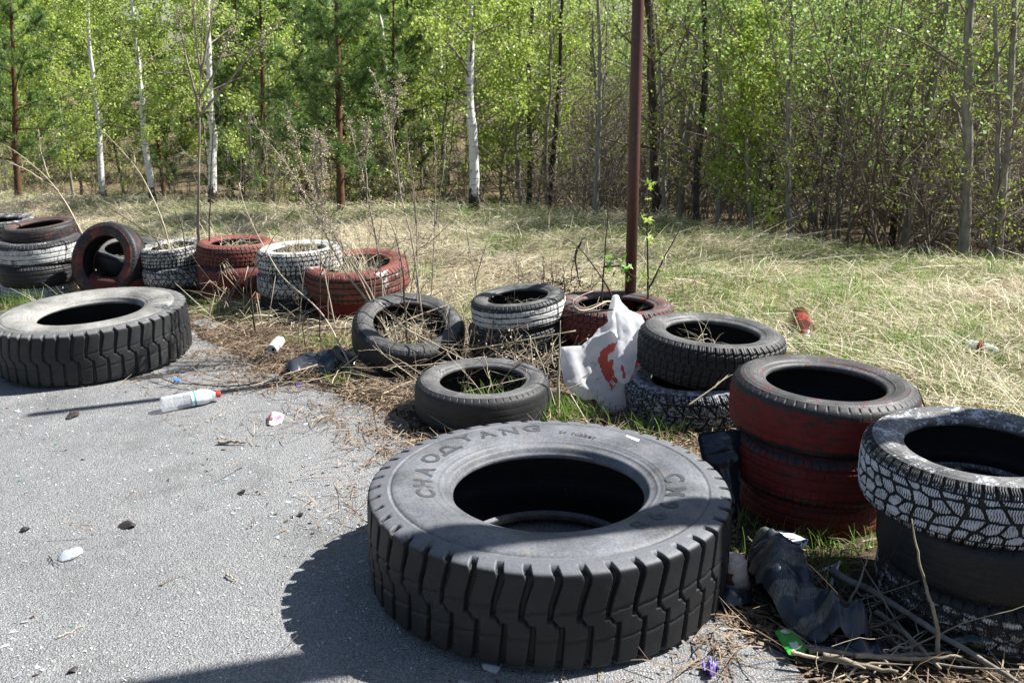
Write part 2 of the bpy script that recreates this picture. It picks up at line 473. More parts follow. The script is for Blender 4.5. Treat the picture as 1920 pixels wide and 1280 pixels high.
def m_rubber(name, dust=.12, seed=0, paint=None, cov=0., scov=None, gkeep=0., paint2=None, p2=0., scale=4., shoulder=0., dustc=(.27, .265, .26), side=False, sh_dust=0.):
    """weathered rubber; paint covers part of it (cov), leaves grooves bare (gkeep) and is worn from the shoulders"""
    t = NT(name); v = t.obj((seed * 3.17, seed * 1.31, seed * .77))
    loc = t.n('TexCoord').outputs['Object']
    n1 = t.noise(v, 2.6, 5, .65); n2 = t.noise(v, 14, 4, .7); n3 = t.noise(v, 70, 4, .75)
    base = t.mix(t.ramp(n2, [(.3, 0), (.7, 1)]), (.009, .0095, .0105), (.015, .0155, .0165))
    df = t.math('MULTIPLY', t.ramp(t.math('ADD', t.math('MULTIPLY', n1, .6), t.math('MULTIPLY', n3, .4)), [(.34, .12), (.66, 1)]), dust)
    if sh_dust:
        z0 = t.n('SeparateXYZ'); t.set(z0, '0', loc)
        df = t.math('ADD', df, t.math('MULTIPLY', t.ramp(t.math('ABSOLUTE', z0.outputs[2]), [(.240, 0), (.252, sh_dust)]), t.ramp(n3, [(.3, .6), (.7, 1)])), clamp=True)
    col = t.mix(df, base, dustc)
    sc = t.n('TexNoise'); t.set(sc, 'Vector', v); sc.inputs['Scale'].default_value = 5; sc.inputs['Detail'].default_value = 6; sc.inputs['Distortion'].default_value = 1.6
    band = t.math('ABSOLUTE', t.math('SUBTRACT', sc.outputs[0], .5))
    scuff = t.math('MULTIPLY', t.ramp(band, [(.004, 1), (.012, 0)]), t.ramp(n1, [(.48, 0), (.6, .5)]))
    col = t.mix(scuff, col, tuple(min(.5, x * 1.5) for x in dustc) if side else (.05, .05, .05))
    mud = t.math('MULTIPLY', t.ramp(t.noise(v, 7, 5, .75), [(.58, 0), (.7, .5)]), min(1., dust * 2.2))
    col = t.mix(mud, col, (.20, .165, .125))
    rough = .58
    h = t.math('ADD', t.math('MULTIPLY', n3, .6), n2)
    nrm = t.bump(h, .25, .004)
    if paint:
        c = cov if not side else (cov if scov is None else scov)
        sx = t.n('SeparateXYZ'); t.set(sx, '0', loc)
        za = t.math('ABSOLUTE', sx.outputs[2])
        mp = t.n('Mapping'); t.set(mp, 'Vector', v); mp.inputs['Scale'].default_value = (1, 1, 1 if side else 3.2); vs = mp.outputs[0]
        m = t.math('ADD', t.math('MULTIPLY', t.noise(vs, scale, 5, .72), .62), t.math('MULTIPLY', t.noise(v, 46, 4, .8), .38))
        if not side:
            g = t.attr('groove')
            m = t.math('SUBTRACT', m, t.math('MULTIPLY', g, t.math('MULTIPLY', t.ramp(t.noise(v, 5.5, 3, .6), [(.36, .25), (.56, 1)]), gkeep)))
            if shoulder:
                m = t.math('SUBTRACT', m, t.math('MULTIPLY', t.ramp(za, [(.17, 0), (.255, 1)]), shoulder))
        else:
            # streaks round the wall
            gr = t.n('TexGradient', gradient_type='RADIAL'); t.set(gr, '0', loc)
            m = t.math('ADD', m, t.math('MULTIPLY', t.math('SUBTRACT', t.noise(v, 30, 2, .5), .5), .25))
        th = .80 - .60 * c
        mask = t.ramp(m, [(max(0, th - .035), 0), (min(1, th + .035), 1)])
        pc = t.mix(t.ramp(n2, [(.3, 0), (.75, 1)]), paint, tuple(x * .55 for x in paint))
        pc = t.mix(t.ramp(n1, [(.42, 0), (.68, .55)]), pc, tuple(x * .55 + y for x, y in zip(paint, (.04, .03, .02))))
        if paint2:
            pm = t.ramp(t.noise(t.obj((seed * 5.1 + 9, 2, seed)), 1.7, 4, .7), [(.5 + .25 * (1 - 2 * p2) - .03, 0), (.5 + .25 * (1 - 2 * p2) + .03, 1)])
            pc = t.mix(pm, pc, paint2)
        col = t.mix(mask, col, pc)
        rough = t.mix(mask, (.52,) * 3, (.72,) * 3)
        nrm = t.bump(t.math('ADD', h, t.math('MULTIPLY', mask, 1.2)), .3, .004)
    return t.done(t.bsdf(col, rough, .30, nrm))

def set_mat(o, m):
    o.material_slots[0].link = 'OBJECT'; o.material_slots[0].material = m
TYRES = {}
def tyre(key, name, kind, loc, R, rot, label, group, mt, ms, mi, spin=0.):
    e = empty(name, loc, (0, 0, 0), R)
    e.rotation_euler = (Matrix.Rotation(rot[2], 4, 'Z') @ Matrix.Rotation(rot[1], 4, 'Y') @ Matrix.Rotation(rot[0], 4, 'X') @ Matrix.Rotation(spin, 4, 'Z')).to_euler()
    tag(e, label, 'tyre', group)
    tr, sd, il = tyre_meshes(kind)
    o = link(bpy.data.objects.new('tread', tr), e); set_mat(o, mt)
    o = link(bpy.data.objects.new('sidewall', sd), e); set_mat(o, ms)
    o = link(bpy.data.objects.new('sidewall', sd), e); o.rotation_euler = (math.pi, 0, 0); set_mat(o, ms)
    o = link(bpy.data.objects.new('inner_liner', il), e); set_mat(o, mi)
    TYRES[key] = e
    return e
RED = (.17, .032, .026); REDB = (.21, .064, .048); REDD = (.20, .012, .010); WHITE = (.62, .62, .60); GREYW = (.42, .43, .44)
M_LINER = m_rubber('tyre_inside', .03, 50)
M_A = m_rubber('truck_tyre_tread', .02, 1, dustc=(.25, .26, .28), sh_dust=.5); M_AS = m_rubber('truck_tyre_wall', .72, 2, dustc=(.25, .26, .28)); M_AL = m_rubber('truck_tyre_inside', .06, 3)
M_B = m_rubber('worn_truck_tread', .06, 4, dustc=(.30, .30, .29), sh_dust=.4); M_BS = m_rubber('dusty_truck_wall', .95, 5, dustc=(.37, .36, .33))
zA = .29 * .54
pa = at(1029, 985, .15); RA = .545
tyre('A', 'truck_tyre', 'truck', (.11, 2.70, .274 * RA), RA, (0, 0, 0), 'big truck tyre with raised lettering lying alone on the asphalt, nearest the camera', 'truck tyres on the asphalt', M_A, M_AS, M_AL, .05)
pb = at(176, 628, .04); 
tyre('B', 'truck_tyre', 'truck_worn', (pb.x, pb.y, float(gz(pb.x, pb.y)) + .274 * .515 + .02), .515, (R_(1.5), R_(-2.5), 0), 'big truck tyre with pale dusty sidewall lying on the asphalt before the white-smeared stack', 'truck tyres on the asphalt', M_B, M_BS, M_AL, .4)

# stack: (key, left px, right px, row px of the middle, section width / R, kind, paint spec, tilt, label), bottom first
def paint_mats(key, seed, spec):
    d = dict(dust=spec.get('dust', .14) * .45); d.update({k: v for k, v in spec.items() if k != 'dust'})
    d2 = dict(d); d2['dust'] = spec.get('sdust', d['dust'] + .14) * 1.5; d.pop('sdust', None); d2.pop('sdust', None)
    return m_rubber('rubber_tread_%d' % seed, seed=seed, **d), m_rubber('rubber_wall_%d' % seed, seed=seed + .5, side=True, **d2)
SEED = [10]
def stack(items, base=None, group='tyres of the stacks'):
    def run(ytop):
        z0 = None; out = []
        for key, l, r, v, wr_, kind, spec, tilt, label in items:
            R = .29; um = (l + r) / 2
            for _ in range(8):
                if z0 is None:
                    p = out[-1][0] if out else at(um, v, .05)
                    if _: p = q
                    zb = float(gz(p.x, p.y)) - .02
                else: zb = z0
                zm = zb + wr_ * R
                p = at(um, v, zm); y = p.y
                if ytop is not None: y = min(max(y, ytop - .06), ytop + .04)
                q = Vector((0, y, zm)); dp = depth_at(0, y, zm); q.x = (um - 960) / F_PX * dp
                R = (r - l) / 2 / F_PX * dp
            z0 = zm + wr_ * R
            out.append((q.copy(), R))
        return out
    o = run(None); o = run(o[-1][0].y)
    for (key, l, r, v, wr_, kind, spec, tilt, label), (p, R) in zip(items, o):
        SEED[0] += 1
        mt, ms = paint_mats(key, SEED[0], spec)
        tyre(key, 'car_tyre', kind, p, R, tilt, label, group, mt, ms, M_LINER, SEED[0] * 1.7)
W = .272
red = lambda **k: dict(dict(paint=RED, cov=.70, scov=.55, gkeep=.25, dust=.1, shoulder=.15, scale=5.5), **k)
white = lambda **k: dict(dict(paint=WHITE, cov=.7, scov=.4, gkeep=.3, dust=.15, shoulder=.1), **k)
black = lambda **k: dict(dict(dust=.12, sdust=.25), **k)
T0 = (0, 0, 0)
stack([('C1', 10, 140, 550, W, 'blocks', white(cov=.8, gkeep=.4), T0, 'white-painted tyre at the bottom of the far-left stack behind the truck tyre'),
       ('C2', 4, 142, 511, W, 'ribs', black(paint=WHITE, cov=.12, scov=.1), (0, R_(-1), 0), 'plain black tyre in the middle of the far-left stack'),
       ('C3', 0, 152, 466, .285, 'ribs', white(cov=.60, scov=.34, gkeep=.15, scale=3, shoulder=.35), (R_(3), R_(-2), 0), 'white-smeared black tyre on top of the far-left stack')])
stack([('D1', -75, 60, 520, W, 'ribs', white(cov=.4), T0, 'white-smeared tyre at the bottom of the stack cut by the left edge'),
       ('D2', -80, 66, 476, W, 'ribs', black(), T0, 'black tyre in the middle of the stack cut by the left edge'),
       ('D3', -82, 68, 432, W, 'ribs', white(cov=.4, scov=.42), T0, 'black tyre with whitish rim on top of the stack cut by the left edge')])
stack([('F1', 276, 392, 556, .26, 'blocks', black(paint=WHITE, cov=.25), T0, 'dark bottom tyre of the white stack beside the standing tyre'),
       ('F2', 270, 394, 517, W, 'vee', white(cov=.62, gkeep=.8), T0, 'white tyre with dark grooves, second from top beside the standing tyre'),
       ('F3', 264, 388, 476, .285, 'blocks', white(cov=.60, scov=.46, gkeep=.7), (R_(2), R_(-4), 0), 'white tyre with grass stems standing in it, topping the stack beside the standing tyre')])
stack([('G1', 378, 505, 545, W, 'worn', red(), T0, 'dark red tyre at the bottom of the far red stack between two white stacks'),
       ('G2', 374, 510, 512, W, 'worn', red(), T0, 'dark red tyre in the middle of the far red stack between two white stacks'),
       ('G3', 371, 515, 472, W, 'blocks', red(paint=REDB, cov=.66, scov=.62, shoulder=.05), (0, R_(1), 0), 'dusty red tyre topping the far red stack between two white stacks')])
stack([('H1', 490, 628, 582, W, 'blocks', black(paint=WHITE, cov=.3), T0, 'blackish bottom tyre of the white stack left of the bright red tyre'),
       ('H2', 484, 628, 540, W, 'vee', white(cov=.68, gkeep=.9), T0, 'herringbone white tyre in the middle of the stack left of the bright red tyre'),
       ('H3', 484, 641, 485, .285, 'blocks', white(cov=.66, scov=.62, gkeep=.7), (0, R_(-2), 0), 'white tyre full of dry grass topping the stack left of the bright red tyre')])
stack([('I1', 592, 738, 588, .30, 'worn', red(paint=REDD, cov=.95, scov=.9), T0, 'smooth dark red tyre under the bright red tyre'),
       ('I2', 573, 768, 517, .285, 'ribs', red(paint=REDB, cov=.60, scov=.62, gkeep=.5, shoulder=0, paint2=WHITE, p2=.22, sdust=.1), (R_(5), R_(-3), 0), 'bright red tyre with white patch, full of dry grass, topping its stack')])
stack([('L1', 886, 1062, 668, .25, 'blocks', black(), T0, 'black bottom tyre in shade under the white-sided tyre'),
       ('L2', 878, 1060, 626, W, 'blocks', black(paint=WHITE, cov=.28, gkeep=.1), (R_(2), R_(-5), 0), 'black tyre with whitish blocks in the middle of the stack left of the pole'),
       ('L3', 883, 1062, 577, .285, 'ribs', white(cov=.62, scov=.18, gkeep=.4, shoulder=.35, sdust=.35), (R_(1), R_(-6), 0), 'tyre with white tread and black wall topping the stack left of the pole')])
stack([('M1', 1050, 1254, 690, .30, 'blocks', red(paint=REDD, cov=.9), T0, 'dark red lower tyre behind the white plastic bag'),
       ('M2', 1040, 1264, 597, .30, 'blocks', red(cov=.72, scov=.45, gkeep=.3, sdust=.3), (R_(-1), R_(2), 0), 'red and black tyre at the foot of the rusty pole, topping its stack')])
stack([('N1', 1172, 1444, 742, .29, 'vee', black(paint=(.46, .49, .54), cov=.47, gkeep=.12, scale=13), (R_(0), R_(-4), 0), 'white-smeared black tyre on the ground right of the white bag, bottom of its stack'),
       ('N2', 1195, 1469, 655, .285, 'blocks', black(paint=GREYW, cov=.22, scale=9, sdust=.32), (R_(0), R_(3), 0), 'black tyre with deep shoulder blocks right of the white bag, topping its stack')])
stack([('O1', 1387, 1660, 953, W, 'ribs', red(paint=(.17, .018, .014), cov=.84, gkeep=.5, paint2=(.30, .28, .18), p2=.12), T0, 'dark red tyre at the bottom of the big red stack, yellowish at its right end'),
       ('O2', 1379, 1690, 865, W, 'ribs', red(paint=(.16, .012, .010), cov=.66, gkeep=.1, scale=6), T0, 'dark red tyre in the middle of the big red stack'),
       ('O3', 1371, 1713, 757, .285, 'worn', red(paint=(.19, .016, .013), cov=.60, scov=.34, gkeep=.1, shoulder=.32, sdust=.22), (R_(0), R_(2), 0), 'red tyre with blackened sidewall topping the big red stack')])
stack([('P1', 1652, 2052, 1122, W, 'net', white(cov=.45, gkeep=.2), T0, 'white-smeared tyre at the bottom of the right-hand stack'),
       ('P2', 1656, 2040, 1035, W, 'worn', black(dust=.05), (0, R_(1), 0), 'plain black tyre in the middle of the right-hand stack'),
       ('P3', 1622, 2040, 885, .285, 'net', white(paint=(.66, .69, .74), cov=.72, scov=.40, gkeep=1.1, shoulder=.22, scale=7, sdust=.4), (R_(1), R_(-1), 0), 'tyre with white tread blocks and black grooves topping the right-hand stack')])
# single tyres
def single(key, u, v, R, kind, spec, rot, label, up=None, name='car_tyre', group='single car tyres'):
    SEED[0] += 1; mt, ms = paint_mats(key, SEED[0], spec)
    p = at(u, v, None); 
    zc = float(gz(p.x, p.y)) + (up if up is not None else .29 * R)
    p = at(u, v, zc)
    return tyre(key, name, kind, (p.x, p.y, zc), R, rot, label, group, mt, ms, M_LINER, SEED[0] * 1.3)
single('K', 905, 741, .302, 'worn', black(dust=.16, sdust=.35), (R_(1), R_(0), 0), 'smooth black car tyre lying flat with green grass in its hole')
single('J', 766, 626, .295, 'worn', black(dust=.12, sdust=.2), (R_(19), R_(7), 0), 'leaning black car tyre wedged between dry stems', up=.16)
single('E', 205, 490, .275, 'worn', red(paint=(.24, .06, .04), cov=.38, scov=.45, scale=1.6, sdust=.04), (R_(70), R_(0), R_(-17)), 'worn red tyre standing upright and leaning beside the far-left stack', up=.25)
single('D4', 78, 437, .26, 'worn', red(paint=(.13, .06, .045), cov=.45, scov=.5), (R_(3), R_(-4), 0), 'rusty red tyre propped slanting behind the far-left stack', up=.44)
single('E2', 236, 528, .25, 'worn', red(paint=(.09, .012, .010), cov=.8), (0, 0, 0), 'dark red tyre lying behind the standing tyre, seen through its hole', up=.10)
single('E3', 240, 480, .25, 'worn', black(), (R_(10), R_(8), 0), 'black tyre on the dark red one, seen through the standing tyre', up=.21)
# ------------------------------------------------------------------ forest
def unit(v): return v / (np.linalg.norm(v, axis=-1, keepdims=True) + 1e-12)
def leaves(acc, pos, size, rg, aspect=.75, down=.4, fold=.0):
    """one four-cornered leaf at each position"""
    n = len(pos)
    d = unit(rg.normal(size=(n, 3)) + [0, 0, -down]); b = unit(np.cross(d, rg.normal(size=(n, 3))))
    s = size * rg.uniform(.6, 1.25, n)[:, None]
    v = np.stack([pos, pos + d * s * .45 + b * s * aspect * .5, pos + d * s, pos + d * s * .45 - b * s * aspect * .5], 1)
    acc.add(v.reshape(-1, 3), np.arange(4 * n).reshape(-1, 4))
def needles(acc, pos, dirs, ln, wd, per, rg):
    n = len(pos)
    p = np.repeat(pos, per, 0); d0 = np.repeat(dirs, per, 0)
    d = unit(d0 * .7 + rg.normal(size=(n * per, 3)) * .75)
    b = unit(np.cross(d, rg.normal(size=d.shape))) * wd
    l = ln * rg.uniform(.7, 1.15, len(p))[:, None]
    v = np.stack([p - b * .5, p + b * .5, p + d * l], 1)
    acc.add(v.reshape(-1, 3), t=np.arange(3 * len(p)).reshape(-1, 3))
def bend(p0, d0, ln, n, rg, wob=.15, sag=0., up=0.):
    d = np.array(d0, float); p = np.array(p0, float); out = [p.copy()]
    for i in range(n):
        d = unit(d + rg.normal(size=3) * wob + np.array([0, 0, up - sag * (i / n)]))
        p = p + d * ln / n; out.append(p.copy())
    return np.array(out)

M_BIRCH = None
def m_birch():
    t = NT('birch_bark'); o = t.obj(); sx = t.n('SeparateXYZ'); t.set(sx, '0', o)
    mp = t.n('Mapping'); t.set(mp, 'Vector', o); mp.inputs['Scale'].default_value = (9, 9, 46)
    n1 = t.noise(mp.outputs[0], 1, 3, .6)
    mp2 = t.n('Mapping'); t.set(mp2, 'Vector', o); mp2.inputs['Scale'].default_value = (5, 5, 3.2)
    n2 = t.noise(mp2.outputs[0], 1, 4, .7)
    low = t.ramp(sx.outputs[2], [(.0, .42), (.42, .0)])
    a = t.ramp(n1, [(.56, 0), (.62, 1)]); b = t.ramp(t.math('ADD', n2, low), [(.66, 0), (.72, 1)])
    col = t.mix(t.math('MULTIPLY', a, .7), (.66, .65, .63), (.14, .12, .11)); col = t.mix(b, col, (.035, .028, .024))
    return t.done(t.bsdf(col, .75, .25, t.bump(n2, .4, .01)))
M_BIRCH = m_birch()
M_ASPEN = simple_mat('grey_bark', (.30, .29, .25), (.13, .12, .10), .9, .1, 9, .5, (3, 3, 1))
M_DARKB = simple_mat('dark_cracked_bark', (.10, .085, .07), (.025, .022, .02), .95, .1, 14, .9, (3, 3, 1))
M_PINEB = simple_mat('pine_bark', (.15, .080, .048), (.06, .036, .025), .95, .1, 12, .9, (2, 2, 1))
M_TWIG = simple_mat('grey_twig', (.24, .20, .165), (.11, .09, .075), .9, .1, 6, .1)
M_DEAD = simple_mat('dry_twig', (.30, .26, .22), (.14, .12, .10), .9, .1, 6, .1)
M_LB = blade_mat('birch_leaf', (.26, .365, .055), (.37, .48, .10), (.53, .61, .20), .48, .6, .35, .45)
M_LB2 = blade_mat('young_birch_leaf', (.23, .34, .045), (.35, .46, .08), (.54, .61, .18), .48, .6, .35, .45)
M_LO = blade_mat('aspen_leaf', (.21, .28, .04), (.33, .41, .07), (.46, .51, .13), .4, .6, .3, .5)
M_LW = blade_mat('willow_leaf', (.20, .32, .07), (.31, .45, .12), (.46, .57, .22), .4, .6, .3, .5)
M_NE = blade_mat('pine_needle', (.085, .155, .035), (.14, .235, .06), (.23, .34, .11), .25, .8, .35, .45)

class Proto: pass
def make_tree(seed, h, r0, nb, b0, blen, bang, tw, nl, ls, mt, mb, ml, lean=.03, sag=.15, kind='leaf', up=.05, tuft=0, lowfade=0., taper=.88):
    rg = np.random.default_rng(seed)
    n = 18
    tz = np.linspace(0, 1, n)
    wob = np.cumsum(rg.normal(size=(n, 2)) * lean * h / n, 0)
    tp = np.column_stack([wob - wob[0], tz * h - .12])
    tr = r0 * (1 - tz * taper) * (1 + .35 * np.exp(-tz * h / .12)) + .004
    T = Acc(); T.add(*tube(tp, tr, 9))
    B = Acc(); L = Acc()
    lp, ld = [], []
    for i in range(nb):
        f = b0 + (1 - b0) * (i + rg.random()) / nb
        f = min(f, .985)
        p = np.array([np.interp(f, tz, tp[:, k]) for k in range(3)])
        az = rg.uniform(0, 2 * np.pi) if kind != 'pine' else (i % 5) * 2 * np.pi / 5 + rg.uniform(-.4, .4) + (i // 5)
        ln = blen * (1 - f * .72) * rg.uniform(.6, 1.15) * (1 - lowfade * math.exp(-(f - b0) * 9))
        el = bang + rg.normal() * .18
        d = np.array([math.cos(az) * math.cos(el), math.sin(az) * math.cos(el), math.sin(el)])
        bp = bend(p, d, ln, 7, rg, .10, sag, up)
        rb = np.interp(f, tz, tr) * .42 * (ln / blen) ** .5
        B.add(*tube(bp, np.linspace(max(rb, .004), .0022, 8), 5, False))
        for j in range(tw):
            g = rg.uniform(.18, 1.); q = np.array([np.interp(g, np.linspace(0, 1, 8), bp[:, k]) for k in range(3)])
            dd = unit(unit(bp[-1] - bp[0]) * .7 + rg.normal(size=3) * .6)
            tl = ln * rg.uniform(.2, .5) * (1.15 - .6 * g)
            tp2 = bend(q, dd, tl, 4, rg, .22, sag * 1.6, up)
            B.add(*tube(tp2, np.linspace(.0032, .0014, 5), 3, False))
            lp.append(tp2); ld.append(np.gradient(tp2, axis=0))
        lp.append(np.array([bp[k] + (bp[k + 1] - bp[k]) * rg.random() for k in (3, 4, 5, 6, 5)])); ld.append(np.gradient(lp[-1], axis=0))
    lp = np.concatenate(lp); ld = unit(np.concatenate(ld))
    if nl:
        sel = rg.integers(0, len(lp), nl)
        if kind == 'pine':
            P = lp[sel] + ld[sel] * rg.uniform(-.05, .05, nl)[:, None]
            needles(L, P, unit(ld[sel] + [0, 0, .35]), ls, .0075, tuft, rg)
        else:
            # leaves sit in loose sprays round points of the twigs
            sel = np.repeat(sel[: nl // 5], 5); cs = np.repeat(rg.normal(size=(nl // 5, 3)) * ls * 1.3, 5, 0)
            leaves(L, lp[sel] + cs + rg.normal(size=(len(sel), 3)) * ls * .75, ls, rg)
    P = Proto()
    P.trunk = T.mesh('trunk', mt); P.br = B.mesh('branches', mb); P.crown = L.mesh('crown', ml, smooth=False) if nl else None
    P.h, P.r = h, r0
    return P
def make_bush(seed, stems, h, spread, tw, nl, ls, mb, ml, r=.007):
    rg = np.random.default_rng(seed)
    B = Acc(); L = Acc(); lp = []
    for i in range(stems):
        az = rg.uniform(0, 2 * np.pi); el = rg.uniform(.75, 1.5)
        d = np.array([math.cos(az) * math.cos(el), math.sin(az) * math.cos(el), math.sin(el)])
        bp = bend([rg.normal() * spread * .25, rg.normal() * spread * .25, -.05], d, h * rg.uniform(.55, 1.1), 9, rg, .11, .03, .04)
        B.add(*tube(bp, np.linspace(r, .002, 10), 5, False)); lp.append(bp[4:])
        for j in range(tw):
            g = rg.uniform(.15, 1.); q = np.array([np.interp(g, np.linspace(0, 1, 10), bp[:, k]) for k in range(3)])
            dd = unit(unit(bp[-1] - bp[0]) * .8 + rg.normal(size=3) * .65)
            tp2 = bend(q, dd, h * rg.uniform(.10, .34), 4, rg, .25, .05, .02)
            B.add(*tube(tp2, np.linspace(.0032, .0012, 5), 3, False)); lp.append(tp2)
            for m in range(2):
                q2 = tp2[rg.integers(1, 5)]; tp3 = bend(q2, unit(dd + rg.normal(size=3) * .8), h * rg.uniform(.05, .14), 3, rg, .3)
                B.add(*tube(tp3, np.linspace(.0022, .001, 4), 3, False)); lp.append(tp3)
    lp = np.concatenate(lp)
    P = Proto(); P.trunk = None; P.br = B.mesh('branches', mb); P.crown = None; P.h, P.r = h, r
    if nl:
        if h > 2.5: lp = lp[lp[:, 2] + rg.normal(size=len(lp)) * .3 > 1.15]
        sel = rg.integers(0, len(lp), nl)
        sel = np.repeat(sel[: nl // 6], 6); leaves(L, lp[sel] + rg.normal(size=(len(sel), 3)) * ls * .9, ls, rg); P.crown = L.mesh('crown', ml, smooth=False)
    return P
def plant(P, name, loc, rz, scale, label, cat, group=None, lean=(0, 0), trunk_mat=None, crown_mat=None):
    e = empty(name, loc, (0, 0, 0), scale)
    e.rotation_euler = (Euler((lean[0], lean[1], 0)).to_matrix() @ Matrix.Rotation(rz, 3, 'Z')).to_euler()
    tag(e, label, cat, group)
    for nm, me, mt in (('trunk', P.trunk, trunk_mat), ('branches', P.br, None), ('crown', P.crown, crown_mat)):
        if me is None: continue
        o = link(bpy.data.objects.new(nm, me), e)
        if mt: set_mat(o, mt)
    return e
BIRCH = [make_tree(100 + i, 4.3, .055, 36, .24, 1.7, .5, 9, 10500, .038, M_BIRCH, M_TWIG, M_LB, .05, .22, lowfade=.5) for i in range(3)]
BSAP = [make_tree(120 + i, 3.1, .020, 34, .16, .95, .75, 8, 6500, .037, M_ASPEN, M_TWIG, M_LB2, .08, .12) for i in range(3)]
ASPEN = [make_tree(140 + i, 3.0, .034, 30, .12, 1.0, .5, 9, 1100, .026, M_ASPEN, M_TWIG, M_LO, .06, .05, lowfade=.2, taper=.55) for i in range(4)]
DEADT = [make_tree(160 + i, 2.4, .016, 28, .06, .7, .35, 7, 160, .032, M_ASPEN, M_DEAD, M_LO, .09, .12) for i in range(3)]
PINE = [make_tree(180 + i, 4.3, .060, 44, .13, 1.7, .28, 12, 4200, .095, M_PINEB, M_PINEB, M_NE, .03, .02, 'pine', .06, 13, lowfade=.3) for i in range(2)]
WILLOW = [make_bush(200 + i, 15, 3.0, .6, 16, 9500, .028, M_TWIG, M_LW, .009) for i in range(2)]
SHRUB = [make_bush(220 + i, 16, 1.7, .7, 9, 0, .03, M_DEAD, None) for i in range(4)]
GSHRUB = [make_bush(240 + i, 9, 1.9, .5, 8, 900, .034, M_TWIG, M_LB2) for i in range(2)]

def base(u, v, dy=0.):
    """a place just behind the crest of the bank in the column of pixel u"""
    a = (u - 960) / F_PX
    yy = np.linspace(4, 22, 1800); xx = a * (yy * math.cos(PITCH) + CAM_H * math.sin(PITCH)); k = np.argmax(yy > crest(xx) + .12 + dy)
    return Vector((xx[k], yy[k], float(gz(xx[k], yy[k]))))
# trees one can name: u, v of the foot, u at the top edge, base width px, prototype ...
def feature(P, name, u, v, utop, wpx, label, cat, rz, mat=None, cmat=None, dy=0, nofit=False, group=None):
    p = base(u, v, dy)
    d = depth_at(p.x, p.y, p.z)
    r = wpx / 2 / F_PX * d; sc = r / P.r
    top = atd(utop, 0, p.y); lean = math.atan2(top.x - p.x, top.z - p.z)
    sc = max(.7, min(1.35, sc))
    return plant(P, name, p, rz, sc, label, cat, group, (0, lean), mat, cmat)
feature(BIRCH[0], 'birch_tree', 192, 360, 158, 12, 'leaning young birch with white trunk, leftmost of the white birches', 'birch', .4)
feature(BIRCH[1], 'birch_tree', 287, 364, 252, 13, 'young birch with white trunk blotched black, second white birch from the left edge', 'birch', 2.2)
feature(BIRCH[2], 'birch_tree', 401, 380, 384, 16, 'white birch standing right behind the tall dry stem', 'birch', 4.1)
feature(BIRCH[0], 'birch_tree', 890, 395, 883, 19, 'brightest white birch with black foot, alone in the middle of the wood edge', 'birch', 3.4)
feature(ASPEN[0], 'grey_tree', 1122, 385, 1119, 10, 'slim grey tree with forked limbs left of the rusty pole', 'tree', 1.)
feature(ASPEN[1], 'grey_tree', 1232, 412, 1212, 17, 'dark tree with cracked black bark just right of the rusty pole', 'tree', 2., M_DARKB, dy=.8)
feature(ASPEN[2], 'grey_tree', 1246, 416, 1240, 9, 'slim pale tree beside the dark cracked trunk', 'tree', 3., dy=.8)
feature(ASPEN[3], 'grey_tree', 1345, 424, 1341, 9, 'slim grey-green trunk behind the bright green sapling', 'tree', 4., dy=.8)
feature(ASPEN[1], 'grey_tree', 1306, 415, 1318, 14, 'dark trunk left of the bright green sapling', 'tree', .5, M_DARKB, dy=.8)
feature(ASPEN[0], 'grey_tree', 1482, 440, 1488, 10, 'slim dark tree between the bright sapling and the pale willow', 'tree', 5., dy=.8)
feature(ASPEN[2], 'grey_tree', 1812, 470, 1819, 19, 'thickest grey trunk near the right edge of the wood', 'tree', 1.7, dy=.8)
feature(ASPEN[3], 'grey_tree', 1858, 474, 1857, 11, 'pale grey trunk, first right of the thickest one', 'tree', 2.9, dy=.8)
feature(ASPEN[0], 'grey_tree', 1884, 478, 1897, 14, 'grey trunk leaning right at the right edge of the wood', 'tree', .2, dy=.8)
feature(PINE[0], 'pine_tree', 641, 372, 628, 14, 'large pine with reddish trunk and dark crown between the white birches', 'pine', 0.)
feature(PINE[1], 'pine_tree', 30, 345, 22, 13, 'dark pine with orange trunk at the left edge', 'pine', 1.2)
feature(PINE[1], 'pine_tree', 494, 382, 488, 9, 'thin pine with dark trunk left of the large pine', 'pine', 2.5, dy=1.2)
feature(PINE[0], 'pine_tree', 449, 378, 445, 8, 'thin pine between the third white birch and the large pine', 'pine', 3.9, dy=2.2)
feature(PINE[0], 'pine_tree', 745, 380, 735, 10, 'pine with drooping dark boughs left of the brightest birch', 'pine', 5.2, dy=3.)
feature(BSAP[0], 'birch_sapling', 1405, 428, 1400, 7, 'bright yellow-green birch sapling in sun right of the pole', 'sapling', .7, dy=.9)
feature(BSAP[1], 'birch_sapling', 1440, 432, 1430, 6, 'small leafy birch close behind the bright sapling', 'sapling', 2.7, dy=1.3)
feature(WILLOW[0], 'willow_bush', 1570, 430, 1570, 14, 'pale grey-green willow with dense crown in the right half of the wood', 'willow', .0, dy=1.9)
feature(WILLOW[1], 'willow_bush', 1690, 440, 1690, 14, 'pale green willow right of the dense one', 'willow', 1.5, dy=2.4)
feature(WILLOW[0], 'willow_bush', 1300, 400, 1300, 13, 'green willow showing behind the dark trunks', 'willow', 2.5, dy=4)
rg = np.random.default_rng(42)
placed = []
